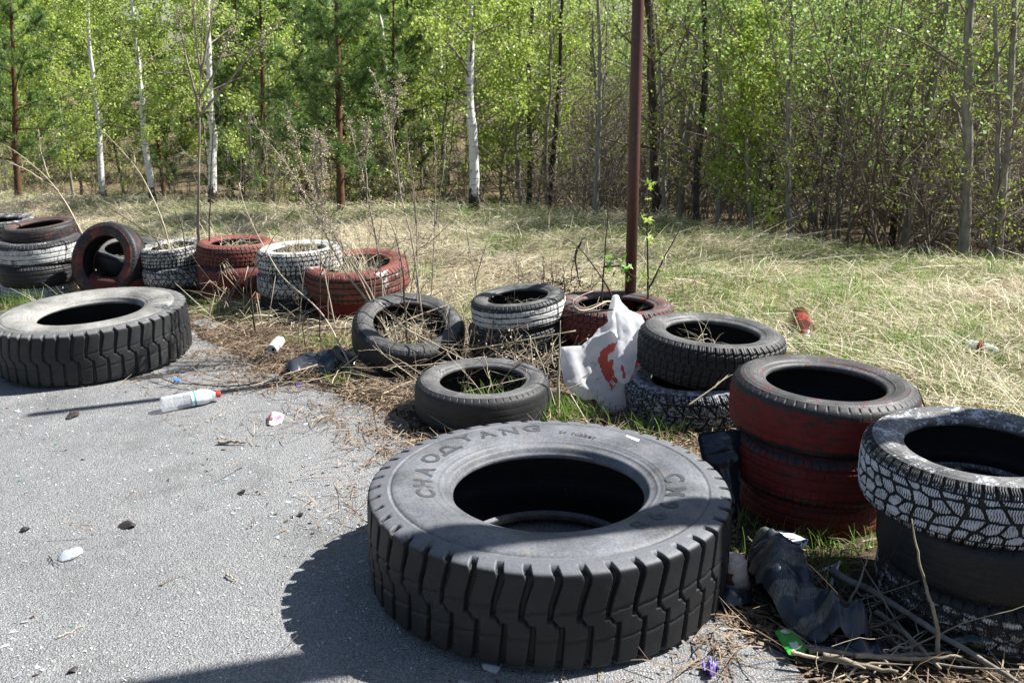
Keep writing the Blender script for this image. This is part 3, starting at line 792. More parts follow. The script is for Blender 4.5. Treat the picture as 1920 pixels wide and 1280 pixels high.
def scatter(n, protos, name, x0, x1, d0, d1, label, cat, group, sc=(.8, 1.2), mats=None, mind=.3, gap=None):
    k = 0
    for _ in range(n * 20):
        if k >= n: break
        u = rg.uniform(x0, x1); dd = rg.uniform(d0, d1)
        if gap and dd < gap and (520 < u < 760 or 100 < u < 450 or 820 < u < 930): continue
        a = (u - 960) / F_PX
        # find the distance where this column meets the crest, then step behind it
        yy = np.linspace(4, 26, 400); xx = a * (yy * math.cos(PITCH) + (CAM_H) * math.sin(PITCH)); y0 = yy[np.argmax(yy > crest(xx))]
        y = y0 + dd; x = a * (y * math.cos(PITCH) + CAM_H * math.sin(PITCH))
        if any((x - p[0]) ** 2 + (y - p[1]) ** 2 < mind ** 2 for p in placed): continue
        placed.append((x, y)); k += 1
        plant(protos[int(rg.integers(len(protos)))], name, (x, y, float(gz(x, y)) - .02), rg.uniform(0, 6.28), rg.uniform(*sc), label, cat, group,
              (rg.normal() * .035, rg.normal() * .035), None if mats is None else mats[int(rg.integers(len(mats)))])
scatter(36, BSAP, 'birch_sapling', -650, 1080, .8, 6.5, 'green leafy birch sapling among the trees behind the grass bank', 'sapling', 'leafy birch saplings in the wood', (.75, 1.2), gap=2.8)
scatter(14, BIRCH, 'birch_tree', -650, 1150, 3, 10, 'slim white birch deeper in the wood', 'birch', 'birches deeper in the wood', (.7, 1.0))
scatter(12, PINE, 'pine_tree', -650, 800, 4.5, 11, 'dark pine deeper in the wood', 'pine', 'pines deeper in the wood', (.6, .95))
scatter(16, ASPEN, 'grey_tree', 940, 1500, 1.7, 8, 'thin grey tree in the brown middle of the wood', 'tree', 'thin grey trees in the middle of the wood', (.8, 1.1), (None, None, M_DARKB))
scatter(54, ASPEN, 'grey_tree', 1450, 2150, 1.6, 8.5, 'thin grey tree in the brown right part of the wood', 'tree', 'thin grey trees in the right part of the wood', (.8, 1.1), (None, None, M_DARKB))
scatter(46, DEADT, 'dead_sapling', 760, 2150, 1.7, 6.5, 'leafless grey sapling with dry side twigs at the wood edge', 'sapling', 'leafless saplings of the wood edge', (.7, 1.2), gap=1.6)
scatter(8, WILLOW, 'willow_bush', 1100, 2150, 4, 9, 'pale green willow deeper in the wood', 'willow', 'willows deeper in the wood', (.8, 1.15))
scatter(5, BSAP, 'birch_sapling', 1150, 2100, 3, 9, 'leafy sapling behind the brown thicket', 'sapling', 'leafy saplings behind the brown thicket', (.7, 1.1))
scatter(56, SHRUB, 'bare_shrub', 850, 2150, 1.9, 6.5, 'bare grey-brown shrub of dry twigs at the wood edge', 'shrub', 'bare shrubs at the wood edge', (.6, 1.1), mind=.2, gap=1.2)
scatter(18, SHRUB, 'bare_shrub', -650, 850, .3, 4, 'bare twiggy shrub in the green part of the wood', 'shrub', 'bare shrubs in the green part', (.5, .8), mind=.2, gap=1.2)
scatter(60, GSHRUB, 'green_shrub', -650, 900, 1.0, 6, 'low leafy shrub under the birches', 'shrub', 'leafy shrubs under the birches', (.5, .9), mind=.2, gap=1.9)

# the wood beyond: one mass of trunks and foliage
rgf = np.random.default_rng(77)
FT = Acc(); FL = Acc(); FN = Acc()
for i in range(240):
    y = rgf.uniform(21, 38); x = rgf.uniform(-.92, .72) * y; hh = rgf.uniform(5, 8.5); z = float(gz(x, y)) - .1
    p = bend([x, y, z], [rgf.normal() * .05, rgf.normal() * .05, 1], hh, 6, rgf, .03)
    FT.add(*tube(p, np.linspace(rgf.uniform(.03, .07), .01, 7), 6, False))
    m = 330; lo = .10 if x < 2 else .2
    q = np.column_stack([x + rgf.normal(size=m) * .75, y + rgf.normal(size=m) * .75, z + hh * rgf.uniform(lo, 1, m) ** .9])
    leaves(FL if rgf.random() < .75 else FN, np.repeat(q, 2, 0) + rgf.normal(size=(2 * m, 3)) * .09, .10, rgf)
FO = empty('far_wood', (0, 30, 0)); tag(FO, kind='stuff')
for nm, ac, mt in (('trunk', FT, M_ASPEN), ('crown', FL, M_LB), ('crown', FN, M_NE)):
    o = ac.build(nm, mt, FO, smooth=nm == 'trunk'); o.location = (0, -30, 0); o['kind'] = 'stuff'
# ------------------------------------------------------------------ grass
def view_x(y): return .58 * (y + .5)
DISC = [(e.matrix_basis.translation.x, e.matrix_basis.translation.y, e.scale[0]) for e in TYRES.values()]
def free(x, y, k=1.0):
    ok = np.ones(x.shape, bool)
    for cx, cy, R in DISC: ok &= (x - cx) ** 2 + (y - cy) ** 2 > (R * k) ** 2
    return ok
def blades(acc, x, y, z, az, el, ln, wd, curl, rg, seg=3, lift=.0):
    """thin ribbons that start at (x,y,z), rise at angle el and droop by curl"""
    n = len(x)
    p = np.stack([x, y, z + lift], -1); e = el.copy(); P = [p]; 
    for i in range(seg):
        d = np.stack([np.cos(az) * np.cos(e), np.sin(az) * np.cos(e), np.sin(e)], -1)
        p = p + d * (ln / seg)[:, None]; P.append(p); e = e - curl / seg; az = az + rg.normal(size=n) * .18
    P = np.stack(P, 1)                                             # n, seg+1, 3
    P[:, :, 2] = np.maximum(P[:, :, 2], gz(P[:, :, 0], P[:, :, 1]) + .003)
    side = np.stack([-np.sin(az), np.cos(az), rg.normal(size=n) * .5], -1); side = unit(side)[:, None]
    wv = wd[:, None, None] * np.linspace(1, .25, seg + 1)[None, :, None] * .5
    v = np.stack([P - side * wv, P + side * wv], 2).reshape(-1, 3)  # n,(seg+1),2
    k = np.arange(n)[:, None] * (2 * (seg + 1)) + np.arange(seg)[None] * 2
    acc.add(v, np.stack([k, k + 1, k + 3, k + 2], -1).reshape(-1, 4))
M_STRAW = blade_mat('dry_straw', (.26, .205, .12), (.58, .52, .37), (.82, .77, .63), .4, .9, .3, .55)
M_STRAWD = blade_mat('old_brown_straw', (.10, .066, .042), (.23, .16, .105), (.46, .38, .27), .2, .9, .2, .7)
M_GRASS = blade_mat('green_grass', (.08, .16, .02), (.15, .27, .035), (.27, .38, .08), .4, .9, .3, .5)
rg = np.random.default_rng(5)
def pts(n, y0, y1, power=1.0):
    y = y0 + (y1 - y0) * rg.random(n) ** power; x = rg.uniform(-1, 1, n) * (view_x(y) + 1.7)
    return x, y
# matted straw on the bank
S = Acc()
x, y = pts(500000, 1.6, 14.2)
off = y - row(x)
den = sstep(-.35, .35, off) * (1 - sstep(-.1, 1.0, y - crest(x))) * (.22 + .95 * sstep(.32, .56, NZ.fbm(x * 1.9 + 5, y * 1.9, 3)))
m = (rg.random(len(x)) < den) & free(x, y, 1.05) & ~inside(x, y, poly)
x, y = x[m], y[m]; n = len(x)
fl = 2 * np.pi * NZ2.fbm(x * .45 + 3, y * .45, 2) * 1.3 + rg.normal(size=n) * 1.3
blades(S, x, y, gz(x, y), fl, np.abs(rg.normal(size=n)) * .34 + .02, rg.uniform(.05, .28, n), rg.uniform(.0028, .0078, n), rg.uniform(.2, 1.0, n), rg, 3, rg.random(n) ** 2 * .05)
# long bright stalks lying over it
x, y = pts(6500, 2.0, 13.0); off = y - row(x); m = (off > .05) & (y < crest(x) + .2) & free(x, y, 1.25) & (NZ2.fbm(x * 1.1 + 4, y * 1.1, 3) > .44); x, y = x[m], y[m]; n = len(x)
fl = 2 * np.pi * NZ2.fbm(x * .45 + 3, y * .45, 2) * 1.3 + rg.normal(size=n) * .5
blades(S, x, y, gz(x, y), fl, np.abs(rg.normal(size=n)) * .25 + .05, rg.uniform(.2, .55, n), rg.uniform(.004, .007, n), rg.uniform(.0, .5, n), rg, 3, .02 + rg.random(n) * .06)
# some tufts that still stand
x, y = pts(700, 2.5, 13); m = (y - row(x) > .1) & (y < crest(x) + .3) & free(x, y, 1.15) & ~inside(x, y, poly); tx, ty = x[m], y[m]
kx = np.repeat(tx, 26) + rg.normal(size=len(tx) * 26) * .05; ky = np.repeat(ty, 26) + rg.normal(size=len(tx) * 26) * .05
m = free(kx, ky, 1.06); kx, ky = kx[m], ky[m]
n = len(kx)
blades(S, kx, ky, gz(kx, ky), rg.uniform(0, 6.28, n), rg.uniform(.35, 1.35, n), rg.uniform(.08, .26, n), rg.uniform(.002, .0045, n), rg.uniform(.3, 2.2, n), rg, 4)
so = S.build('dry_grass', M_STRAW, smooth=False); tag(so, kind='stuff')
# the fresh green growing through
G = Acc()
x, y = pts(350000, 1.6, 14.2)
gn = NZ3.fbm(x * .9 + 2, y * .9 + 7, 3); off = y - row(x)
den = sstep(.45, .60, gn) * sstep(-.2, .5, off) * (1 - sstep(.2, 1.0, y - crest(x))) * .8 + .05 * (off > 0) * (y < crest(x))
den = np.maximum(den, .55 * np.exp(-(((x - 2.2) / .9) ** 2 + ((y - 4.6) / 1.1) ** 2)) * sstep(.35, .55, NZ2.fbm(x * 2.3, y * 2.3, 3)))
den = den + .3 * np.exp(-((y - crest(x) + .25) / .45) ** 2) * sstep(.35, .6, NZ2.fbm(x * 1.7, y * 1.7, 2))
m = (rg.random(len(x)) < den) & free(x, y, 1.05) & ~inside(x, y, poly)
x, y = x[m], y[m]; n = len(x)
blades(G, x, y, gz(x, y), rg.uniform(0, 6.28, n), rg.uniform(.7, 1.5, n), rg.uniform(.04, .15, n), rg.uniform(.002, .0042, n), rg.uniform(.1, 1.2, n), rg, 2)
# separate green tussocks
cx, cy = pts(1500, 2.0, 13.5); m = (cy - row(cx) > .1) & (cy < crest(cx) + .2) & free(cx, cy, 1.2) & ~inside(cx, cy, poly) & (NZ3.fbm(cx * .9 + 2, cy * .9 + 7, 3) + .12 * rg.normal(size=1500) > .46); cx, cy = cx[m], cy[m]
k = 46; x = np.repeat(cx, k) + rg.normal(size=len(cx) * k) * np.repeat(rg.uniform(.02, .07, len(cx)), k); y = np.repeat(cy, k) + rg.normal(size=len(cx) * k) * .045; hh = np.repeat(rg.uniform(.07, .17, len(cx)), k)
m = free(x, y, 1.05); x, y, hh = x[m], y[m], hh[m]; n = len(x)
blades(G, x, y, gz(x, y), rg.uniform(0, 6.28, n), rg.uniform(.8, 1.5, n), rg.uniform(.5, 1.1, n) * hh, rg.uniform(.0028, .0055, n), rg.uniform(.2, 1.3, n), rg, 3)
# tufts round the tyres on the near side
for (u, v, r, k, hh) in [(1035, 775, .07, 260, .13), (1055, 790, .08, 240, .12), (40, 575, .14, 420, .16), (120, 578, .10, 240, .12), (640, 720, .05, 60, .1), (760, 690, .07, 120, .12),
                         (390, 575, .14, 260, .12), (480, 600, .12, 200, .1), (430, 590, .14, 300, .14), (1270, 800, .06, 120, .12), (1230, 815, .1, 160, .12), (1560, 1040, .18, 500, .1), (1620, 1080, .15, 420, .09), (1500, 990, .12, 220, .1), (560, 640, .1, 120, .08), (640, 650, .12, 160, .1)]:
    p = at(u, v); x = p.x + rg.normal(size=k) * r; y = p.y + rg.normal(size=k) * r * .6
    m = free(x, y, 1.0); x, y = x[m], y[m]; n = len(x)
    blades(G, x, y, gz(x, y), rg.uniform(0, 6.28, n), rg.uniform(.7, 1.5, n), rg.uniform(.4, 1.1, n) * hh, rg.uniform(.0022, .0045, n), rg.uniform(.1, 1.2, n), rg, 3)
# inside the flat and the leaning tyre
for key, k, hh in (('K', 150, .17), ('J', 200, .15)):
    e = TYRES[key]; c = e.location; rr = e.scale[0] * .52
    a = rg.uniform(0, 6.28, k); r = rr * rg.random(k) ** .5; x = c.x + r * np.cos(a) + (.06 if key == 'K' else 0); y = c.y + r * np.sin(a)
    blades(G, x, y, gz(x, y), rg.uniform(0, 6.28, k), rg.uniform(.8, 1.5, k), rg.uniform(.5, 1.1, k) * hh, rg.uniform(.0025, .005, k), rg.uniform(.1, 1.2, k), rg, 3)
go = G.build('green_grass', M_GRASS, smooth=False); tag(go, kind='stuff')
# brown litter of straw, leaves and twigs round the tyres and over the edge of the asphalt
D = Acc()
x, y = pts(230000, 1.2, 10.5); 
e2 = np.array([np.min(np.hypot(ed[::3, 0] - a, ed[::3, 1] - b)) for a, b in zip(x, y)])
ins = inside(x, y, poly); off = y - row(x)
den = np.where(ins, np.exp(-e2 / .2) * .9 * sstep(.36, .55, NZ.fbm(x * 2.5, y * 2.5, 3)), np.maximum(.13 * (off > 0), (1 - sstep(.0, .8, off)) * np.where((x > .7) & (y < 3.4), .35, .9)))
m = (rg.random(len(x)) < den) & free(x, y, 1.0); x, y = x[m], y[m]; n = len(x)
blades(D, x, y, gz(x, y) + .002, rg.uniform(0, 6.28, n), np.abs(rg.normal(size=n)) * .22, rg.uniform(.03, .20, n), rg.uniform(.002, .006, n), rg.uniform(.1, .8, n), rg, 2, rg.random(n) ** 2 * .025)
x2, y2 = np.repeat(x, 1) + rg.normal(size=n) * .02, np.repeat(y, 1) + rg.normal(size=n) * .02
fl = np.column_stack([x2, y2, gz(x2, y2) + .006 + rg.random(len(x2)) * .012])
d = unit(rg.normal(size=(len(x2), 3)) * [1, 1, .25]); b = unit(np.cross(d, rg.normal(size=d.shape) * [.3, .3, 1])); s = rg.uniform(.006, .022, len(x2))[:, None]
D.add(np.stack([fl, fl + d * s * .5 + b * s * .35, fl + d * s, fl + d * s * .5 - b * s * .35], 1).reshape(-1, 3), np.arange(4 * len(x2)).reshape(-1, 4))
do = D.build('plant_litter', M_STRAWD, smooth=False); tag(do, kind='stuff')
# ------------------------------------------------------------------ poles
def m_rust():
    t = NT('rusty_paint'); v = t.obj(); mp = t.n('Mapping'); t.set(mp, 'Vector', v); mp.inputs['Scale'].default_value = (6, 6, 1.4)
    n1 = t.noise(mp.outputs[0], 2, 5, .7); n2 = t.noise(v, 40, 4, .7)
    c = t.mix(t.ramp(n1, [(.38, 0), (.62, 1)]), (.10, .034, .026), (.055, .022, .018))
    c = t.mix(t.math('MULTIPLY', t.ramp(n1, [(.55, 0), (.66, 1)]), t.ramp(n2, [(.45, 0), (.6, 1)])), c, (.19, .085, .045))
    return t.done(t.bsdf(c, .5, .45, t.bump(t.math('ADD', n2, n1), .4, .003)))
M_RUST = m_rust()
M_POST = simple_mat('grey_wood', (.30, .27, .23), (.16, .14, .12), .9, .1, 8, .5, (3, 3, .5))
pb = Vector((.635, 5.06, 0)); ptop = atd(1197, 0, 5.06)
lean = math.atan2(ptop.x - pb.x, ptop.z)
e = empty('metal_pole', (pb.x, pb.y, float(gz(pb.x, pb.y)) - .1), (0, lean, 0)); tag(e, 'rusty brown metal pole standing behind the red and black tyre', 'pole')
t = Acc(); t.add(*tube([(0, 0, 0), (0, 0, 1.2), (0, 0, 2.4), (0, 0, 3.42)], .030, 24)); t.build('post', M_RUST, e)
t = Acc(); t.add(*tube([(-.22, -.05, 3.10), (0, 0, 3.30), (.03, .0, 3.46)], .016, 10)); t.add(*tube([(.12, .03, 3.2), (0, 0, 3.3)], .014, 10)); t.build('bracket', M_RUST, e)
e = empty('wooden_post', (2.45, 2.968, -.1)); tag(e, 'grey wooden post by the right-hand stack whose shadow crosses the big truck tyre', 'post')
t = Acc(); t.add(*tube([(0, 0, 0), (0.005, 0, 2), (0, .01, 5.2)], [.085, .082, .078], 14)); t.build('shaft', M_POST, e)

# ------------------------------------------------------------------ lettering on the big truck tyre
A_ = TYRES['A']; AR = A_.scale[0]; AC = A_.location
SP = resample(TRUCK['side'], 200, 1); SPo = SP[np.argsort(SP[:, 0])]
def wall_z(r): return np.interp(r, SPo[:, 0], SPo[:, 1])
def on_wall(u, v):
    p = at(u, v, AC.z + .285 * AR); return math.atan2(p.y - AC.y, p.x - AC.x), math.hypot(p.x - AC.x, p.y - AC.y) / AR
def glyph(txt, size, bold=.02, wide=1.):
    c = bpy.data.curves.new('glyph', 'FONT'); c.body = txt; c.size = 1.; c.offset = bold; c.align_x = 'CENTER'; c.extrude = .02
    c.resolution_u = 3
    o = bpy.data.objects.new('glyph', c); COL.objects.link(o)
    me = bpy.data.meshes.new_from_object(o.evaluated_get(bpy.context.evaluated_depsgraph_get()))
    bpy.data.objects.remove(o); bpy.data.curves.remove(c)
    n = len(me.vertices); co = np.empty(n * 3, np.float32); me.vertices.foreach_get('co', co); co = co.reshape(-1, 3).astype(float)
    tri = []; quad = []
    for p in me.polygons:
        vs = list(p.vertices)
        for k in range(1, len(vs) - 1): tri.append((vs[0], vs[k], vs[k + 1]))
    bpy.data.meshes.remove(me)
    co[:, 0] *= size * wide; co[:, 1] *= size
    return co, tri
M_LET = m_rubber('raised_letters', .34, 9, dustc=(.225, .23, .245))
def letter(ch, u, v, size, bold=.02, wide=1., hgt=.0028):
    if ch == ' ': return
    LET = Acc()
    co, tri = glyph(ch, size, bold, wide)
    a0, r0 = on_wall(u, v)
    r = r0 + co[:, 1] - size * .35; a = a0 - co[:, 0] / r0
    z = wall_z(r) + np.where(co[:, 2] > 0, hgt, -.004)
    LET.add(np.stack([r * np.cos(a), r * np.sin(a), z], -1), t=tri); LET.build('raised_letter', M_LET, A_, smooth=False)
for ch, u, v in [('C', 797, 919), ('H', 793, 900), ('A', 799, 878), ('O', 813, 855), ('Y', 881, 819), ('A', 921, 812), ('N', 965, 807), ('G', 1008, 803),
                 ('C', 1267, 900), ('M', 1267, 926), ('9', 1250, 951), ('9', 1224, 971), ('8', 1190, 987)]:
    letter(ch, u, v, .14, .028, 1.15)
for k, ch in enumerate('zc rubber'):
    f = k / 8; letter(ch, 1062 + 62 * f, 809.5 + 8.5 * f + 3 * f * f, .055, .004, 1.)
# the rising-sun mark between the two words
a0, r0 = on_wall(843, 838); LET = Acc()
for k in range(13):
    b = math.pi * k / 12; p0 = np.array([math.cos(b), math.sin(b)]) * .035; p1 = p0 * 1.75
    def put(x, y): r = r0 - .03 + y; a = a0 - x / r0; return (r * math.cos(a), r * math.sin(a), float(wall_z(r)) + .004)
    d = np.array([-p0[1], p0[0]]) * .10
    LET.add([put(*(p0 - d)), put(*(p0 + d)), put(*(p1 + d)), put(*(p1 - d))], [(0, 1, 2, 3)])
for k in range(11):
    x = -.09 + .018 * k
    LET.add([put(x, -.03), put(x + .007, -.03), put(x + .012, -.004), put(x + .005, -.004)], [(0, 1, 2, 3)])
LET.build('raised_emblem', M_LET, A_, smooth=False)
st = Acc(); c = [on_wall(*q) for q in ((1183, 822), (1186, 819), (1209, 828), (1206, 833))]
st.add([(r * math.cos(a), r * math.sin(a), float(wall_z(r)) + .003) for a, r in c], [(0, 1, 2, 3)])
M_PAPER = simple_mat('white_paper', (.72, .72, .70), (.6, .6, .58), .7, .3, 30, .05)
st.build('sticker', M_PAPER, A_)

# ------------------------------------------------------------------ sheets: bags and wrappers
def crumple(poly, cell, fn, thick, parent, name, mat, amp=.012, freq=14., seed=0, print_=None, close=True, gather=None):
    """poly: outline in its own 2-D units; fn maps (n,2) to 3-D points; the film is folded by ridged noise and has two layers"""
    poly = np.asarray(poly, float); x0, y0 = poly.min(0); x1, y1 = poly.max(0)
    d = [poly[0]]
    for a, b in zip(poly, np.roll(poly, -1, 0)):
        k = max(1, int(np.linalg.norm(b - a) / cell * 1.5)); d += [a + (b - a) * i / k for i in range(1, k + 1)]
    d = np.array(d); nz = Noise2(seed + 91)
    gxs = np.arange(x0 - cell, x1 + 2 * cell, cell); gys = np.arange(y0 - cell, y1 + 2 * cell, cell)
    GX, GY = np.meshgrid(gxs, gys, indexing='ij'); P = np.stack([GX.ravel(), GY.ravel()], -1)
    IN = inside(P[:, 0], P[:, 1], poly)
    q = grid_faces(len(gxs), len(gys)); q = q[IN[q].sum(1) >= 3]
    use = np.unique(q); cnt = np.zeros(len(P), int); np.add.at(cnt, q.ravel(), 1)
    rem = np.full(len(P), -1); rem[use] = np.arange(len(use)); q = rem[q]; cnt = cnt[use]; P = P[use].copy()
    dist = np.array([np.hypot(*(d - p).T).min() for p in P])
    for i in np.where(cnt < 4)[0]:
        P[i] = d[np.hypot(*(d - P[i]).T).argmin()]; dist[i] = 0
    B = fn(P); ex = fn(P + [cell * .5, 0]) - B; ey = fn(P + [0, cell * .5]) - B
    N = unit(np.cross(ex, ey)); cam_d = unit(np.array([0, 0, CAM_H]) - B); N = N * np.sign((N * cam_d).sum(1))[:, None]
    # folds: ridges that run in a few directions over the film
    B0 = B - B.mean(0); w_ = unit(np.cross([0, 0, 1.], N.mean(0))[None])[0]; X1 = B0 @ w_; X2 = B0 @ np.cross(N.mean(0), w_)
    def ridge(k, ang, st, o):
        c, s_ = math.cos(ang), math.sin(ang); a_ = (X1 * c + X2 * s_) * k; b_ = (-X1 * s_ + X2 * c) * k * st
        return 1 - np.abs(nz(a_ + o + .6 * nz(b_ + 3 + o, a_ * .5), b_ + o * 1.7) - .5) * 2 * 1.6
    r0_ = seed * 1.3
    h = amp * (ridge(freq, r0_, .16, 3) * .8 + ridge(freq * 1.7, r0_ + 1.0, .14, 9) * .45 + ridge(freq * 3.6, r0_ + 2.1, .15, 17) * .28 + ridge(freq * 7, r0_ + .5, .2, 5) * .10 - .7)
    if gather is not None:
        dx, dy_ = P[:, 0] - gather[0], P[:, 1] - gather[1]; rad_ = np.hypot(dx, dy_); th_ = np.arctan2(dy_, dx)
        for kf, am in ((9, 1.), (17, .55), (31, .3)):
            w1 = th_ * kf / 2 + 1.3 * nz(th_ * 2.1 + kf, rad_ / 60.) * 2; tri_ = np.abs((w1 / np.pi) % 2 - 1)
            h = h + amp * .55 * am * (1 - tri_ * 2) * np.clip(rad_ / 60, .15, 1) * np.exp(-rad_ / 260.)
    pil = thick * np.sqrt(np.clip(dist / (cell * 7), 0, 1))
    front = B + N * (h + pil)[:, None]; back = B + N * (h * .4 - pil * .5 - .001)[:, None]
    a = np.zeros(len(P)) if print_ is None else print_(P)
    ac = Acc(); ac.add(front, q, a=a)
    if close and mat is not M_WBAG: ac.add(back, q[:, ::-1])
    return ac.build(name, mat, parent, attr='print')
def ground_sheet(lift=.0):
    def fn(P):
        out = np.array([list(at(u, v)) for u, v in P]); out[:, 2] += lift; return out
    return fn
def wall_sheet(d_of_v):
    vs, ds = zip(*d_of_v)
    def fn(P): return np.array([list(atd(u, v, float(np.interp(v, vs, ds)))) for u, v in P])
    return fn
def film_mat(name, col, pcol=None, rough=.35, trans=.35, alpha=1.):
    t = NT(name); v = t.obj(); n = t.noise(v, 60, 3, .6)
    c = col
    if pcol: c = t.mix(t.ramp(t.attr('print'), [(.45, 0), (.55, 1)]), col, pcol)
    else: c = t.mix(n, col, tuple(x * .8 for x in col))
    b = t.bsdf(c, rough, .5) if trans else t.bsdf(c, rough, .5, t.bump(n, .15, .003))
    if trans:
        tr = t.n('BsdfTranslucent'); t.set(tr, 'Color', c); mx = t.n('MixShader'); mx.inputs[0].default_value = trans
        t.t.links.new(b, mx.inputs[1]); t.t.links.new(tr.outputs[0], mx.inputs[2]); b = mx.outputs[0]
    if alpha < 1:
        tp = t.n('BsdfTransparent'); mx = t.n('MixShader'); mx.inputs[0].default_value = alpha
        t.t.links.new(tp.outputs[0], mx.inputs[1]); t.t.links.new(b, mx.inputs[2]); b = mx.outputs[0]
    return t.done(b)
M_WBAG = film_mat('white_film', (.88, .89, .91), (.66, .12, .09), .25, .6)
M_BBAG = film_mat('black_film', (.026, .030, .040), None, .22, 0)
def inpoly(*polys):
    def fn(P):
        o = np.zeros(len(P))
        for s, p in polys: o = np.where(inside(P[:, 0], P[:, 1], np.asarray(p, float)), s, o)
        return o
    return fn
e = empty('plastic_bag', at(1130, 760)); tag(e, 'white plastic carrier bag with red print caught between red and black tyres', 'bag')
def local(e, fn):
    o = np.array(e.location)
    return lambda P: fn(P) - o
DV = [(540, 4.50), (610, 4.36), (700, 4.22), (790, 4.08)]
crumple([(1149, 552), (1160, 551), (1166, 565), (1180, 580), (1203, 590), (1210, 605), (1200, 640), (1190, 690), (1186, 730), (1172, 768), (1150, 776), (1133, 779), (1124, 760), (1115, 748), (1095, 751), (1075, 738), (1058, 720), (1052, 690), (1050, 650), (1090, 648), (1110, 632), (1122, 615), (1140, 605), (1138, 590), (1144, 570)],
        3., local(e, wall_sheet(DV)), .03, e, 'film', M_WBAG, .018, 11, 1,
        inpoly((1, [(1156, 646), (1138, 653), (1124, 664), (1120, 680), (1127, 700), (1136, 717), (1139, 722), (1148, 712), (1152, 703), (1147, 690), (1158, 676), (1170, 660), (1165, 648)]), (0, [(1138, 671), (1152, 662), (1152, 676), (1139, 681)]),
               (1, [(1141, 722), (1153, 708), (1158, 716), (1146, 735)]), (0, [(1146, 722), (1149, 717), (1153, 722), (1149, 727)])), True, (1156, 545))
DV2 = [(540, 4.42), (610, 4.28), (700, 4.13), (760, 4.02)]
crumple([(1160, 575), (1180, 582), (1202, 592), (1209, 606), (1198, 640), (1190, 690), (1180, 715), (1168, 722), (1153, 705), (1150, 680), (1152, 655), (1158, 640), (1155, 610), (1152, 590)], 3., local(e, wall_sheet(DV2)), .022, e, 'fold', M_WBAG, .016, 11, 5,
        inpoly((1, [(1163, 690), (1167, 688), (1173, 708), (1169, 714)])), True, (1160, 550))
e = empty('rubbish_bag', at(1352, 960)); tag(e, 'black rubbish bag hanging between the big truck tyre and the big red stack', 'bag')
crumple([(1310, 812), (1345, 806), (1394, 806), (1397, 850), (1388, 880), (1392, 905), (1386, 960), (1380, 990), (1360, 985), (1362, 930), (1345, 890), (1318, 860)], 4., local(e, wall_sheet([(800, 3.16), (1000, 2.98)])), .03, e, 'film', M_BBAG, .035, 9, 7)
e = empty('rubbish_bag', at(600, 690)); tag(e, 'torn black rubbish bag lying left of the leaning black tyre', 'bag')
crumple([(534, 702), (556, 684), (575, 676), (600, 672), (625, 668), (640, 664), (668, 664), (672, 680), (650, 690), (630, 703), (615, 708), (590, 703), (570, 700), (550, 708)], 3., local(e, ground_sheet(.01)), .07, e, 'film', M_BBAG, .05, 7, 11)
def m_net():
    t = NT('striped_net_film'); v = t.obj(); wv = t.n('TexWave', bands_direction='Y'); t.set(wv, 'Vector', v); wv.inputs['Scale'].default_value = 3.2; wv.inputs['Distortion'].default_value = .8
    ck = t.n('TexChecker'); t.set(ck, 'Vector', v); ck.inputs['Scale'].default_value = 300
    m = t.math('MULTIPLY', t.ramp(wv.outputs['Color'], [(.62, 0), (.7, 1)]), ck.outputs['Fac'])
    return t.done(t.bsdf(t.mix(m, (.022, .028, .042), (.15, .15, .12)), .4, .5))
M_NET = m_net()
e = empty('rubbish_bag', at(1500, 1150)); tag(e, 'black bag with striped net lying behind the green packet', 'bag')
crumple([(1398, 1062), (1412, 1040), (1430, 1034), (1455, 1036), (1478, 1050), (1488, 1072), (1484, 1092), (1510, 1112), (1540, 1140), (1565, 1160), (1590, 1195), (1640, 1228), (1600, 1236), (1560, 1232), (1520, 1222), (1480, 1196), (1445, 1170), (1425, 1150), (1410, 1118), (1400, 1098)], 4.5, local(e, ground_sheet(.045)), .09, e, 'film', M_NET, .07, 8, 15)
crumple([(1344, 1150), (1352, 1122), (1375, 1112), (1408, 1118), (1412, 1140), (1390, 1148), (1365, 1152)], 4., local(e, ground_sheet(.01)), .02, e, 'torn_strip', M_BBAG, .03, 10, 18)

e = empty('rubbish_bag', at(1470, 1065)); tag(e, 'crumpled shiny black plastic right of the stained cup', 'bag')
crumple([(1396, 1090), (1400, 1052), (1415, 1036), (1440, 1030), (1462, 1040), (1480, 1060), (1490, 1085), (1470, 1100), (1440, 1108), (1415, 1104)], 3.5, local(e, ground_sheet(.05)), .07, e, 'film', M_BBAG, .07, 9, 41)
e = empty('rubbish_bag', at(1560, 1215)); tag(e, 'thin black plastic half buried under the jumble of sticks', 'bag')
crumple([(1500, 1180), (1545, 1165), (1600, 1180), (1660, 1200), (1740, 1225), (1700, 1245), (1620, 1250), (1550, 1240), (1510, 1215)], 5., local(e, ground_sheet(.01)), .03, e, 'film', M_BBAG, .045, 8, 43)
# small flat litter, each a little folded sheet of its own
def wrap(name, poly, cell, mat, label, cat, thick=.004, amp=.006, freq=25, seed=0, lift=.006, group=None, pr=None):
    c = np.mean(poly, 0); e = at(*c)
    o = crumple(poly, cell, local(Dummy(e), ground_sheet(lift)), thick, None, name, mat, amp, freq, seed, pr)
    o.location = e; return tag(o, label, cat, group)
class Dummy:
    def __init__(s, l): s.location = l
M_GREEN = film_mat('green_film', (.05, .36, .045), (.62, .75, .55), .4, .1)
M_PINK = film_mat('white_card', (.72, .70, .68), (.65, .22, .28), .6, 0)
M_TAG = film_mat('printed_card', (.66, .67, .70), (.02, .02, .02), .5, 0)
M_CLEAR = film_mat('clear_film', (.62, .66, .70), None, .2, .2, .55)
M_PURPLE = film_mat('purple_film', (.14, .10, .33), None, .4, .1)
M_BLUEF = film_mat('blue_film', (.02, .06, .42), (.5, .55, .7), .35, .1)
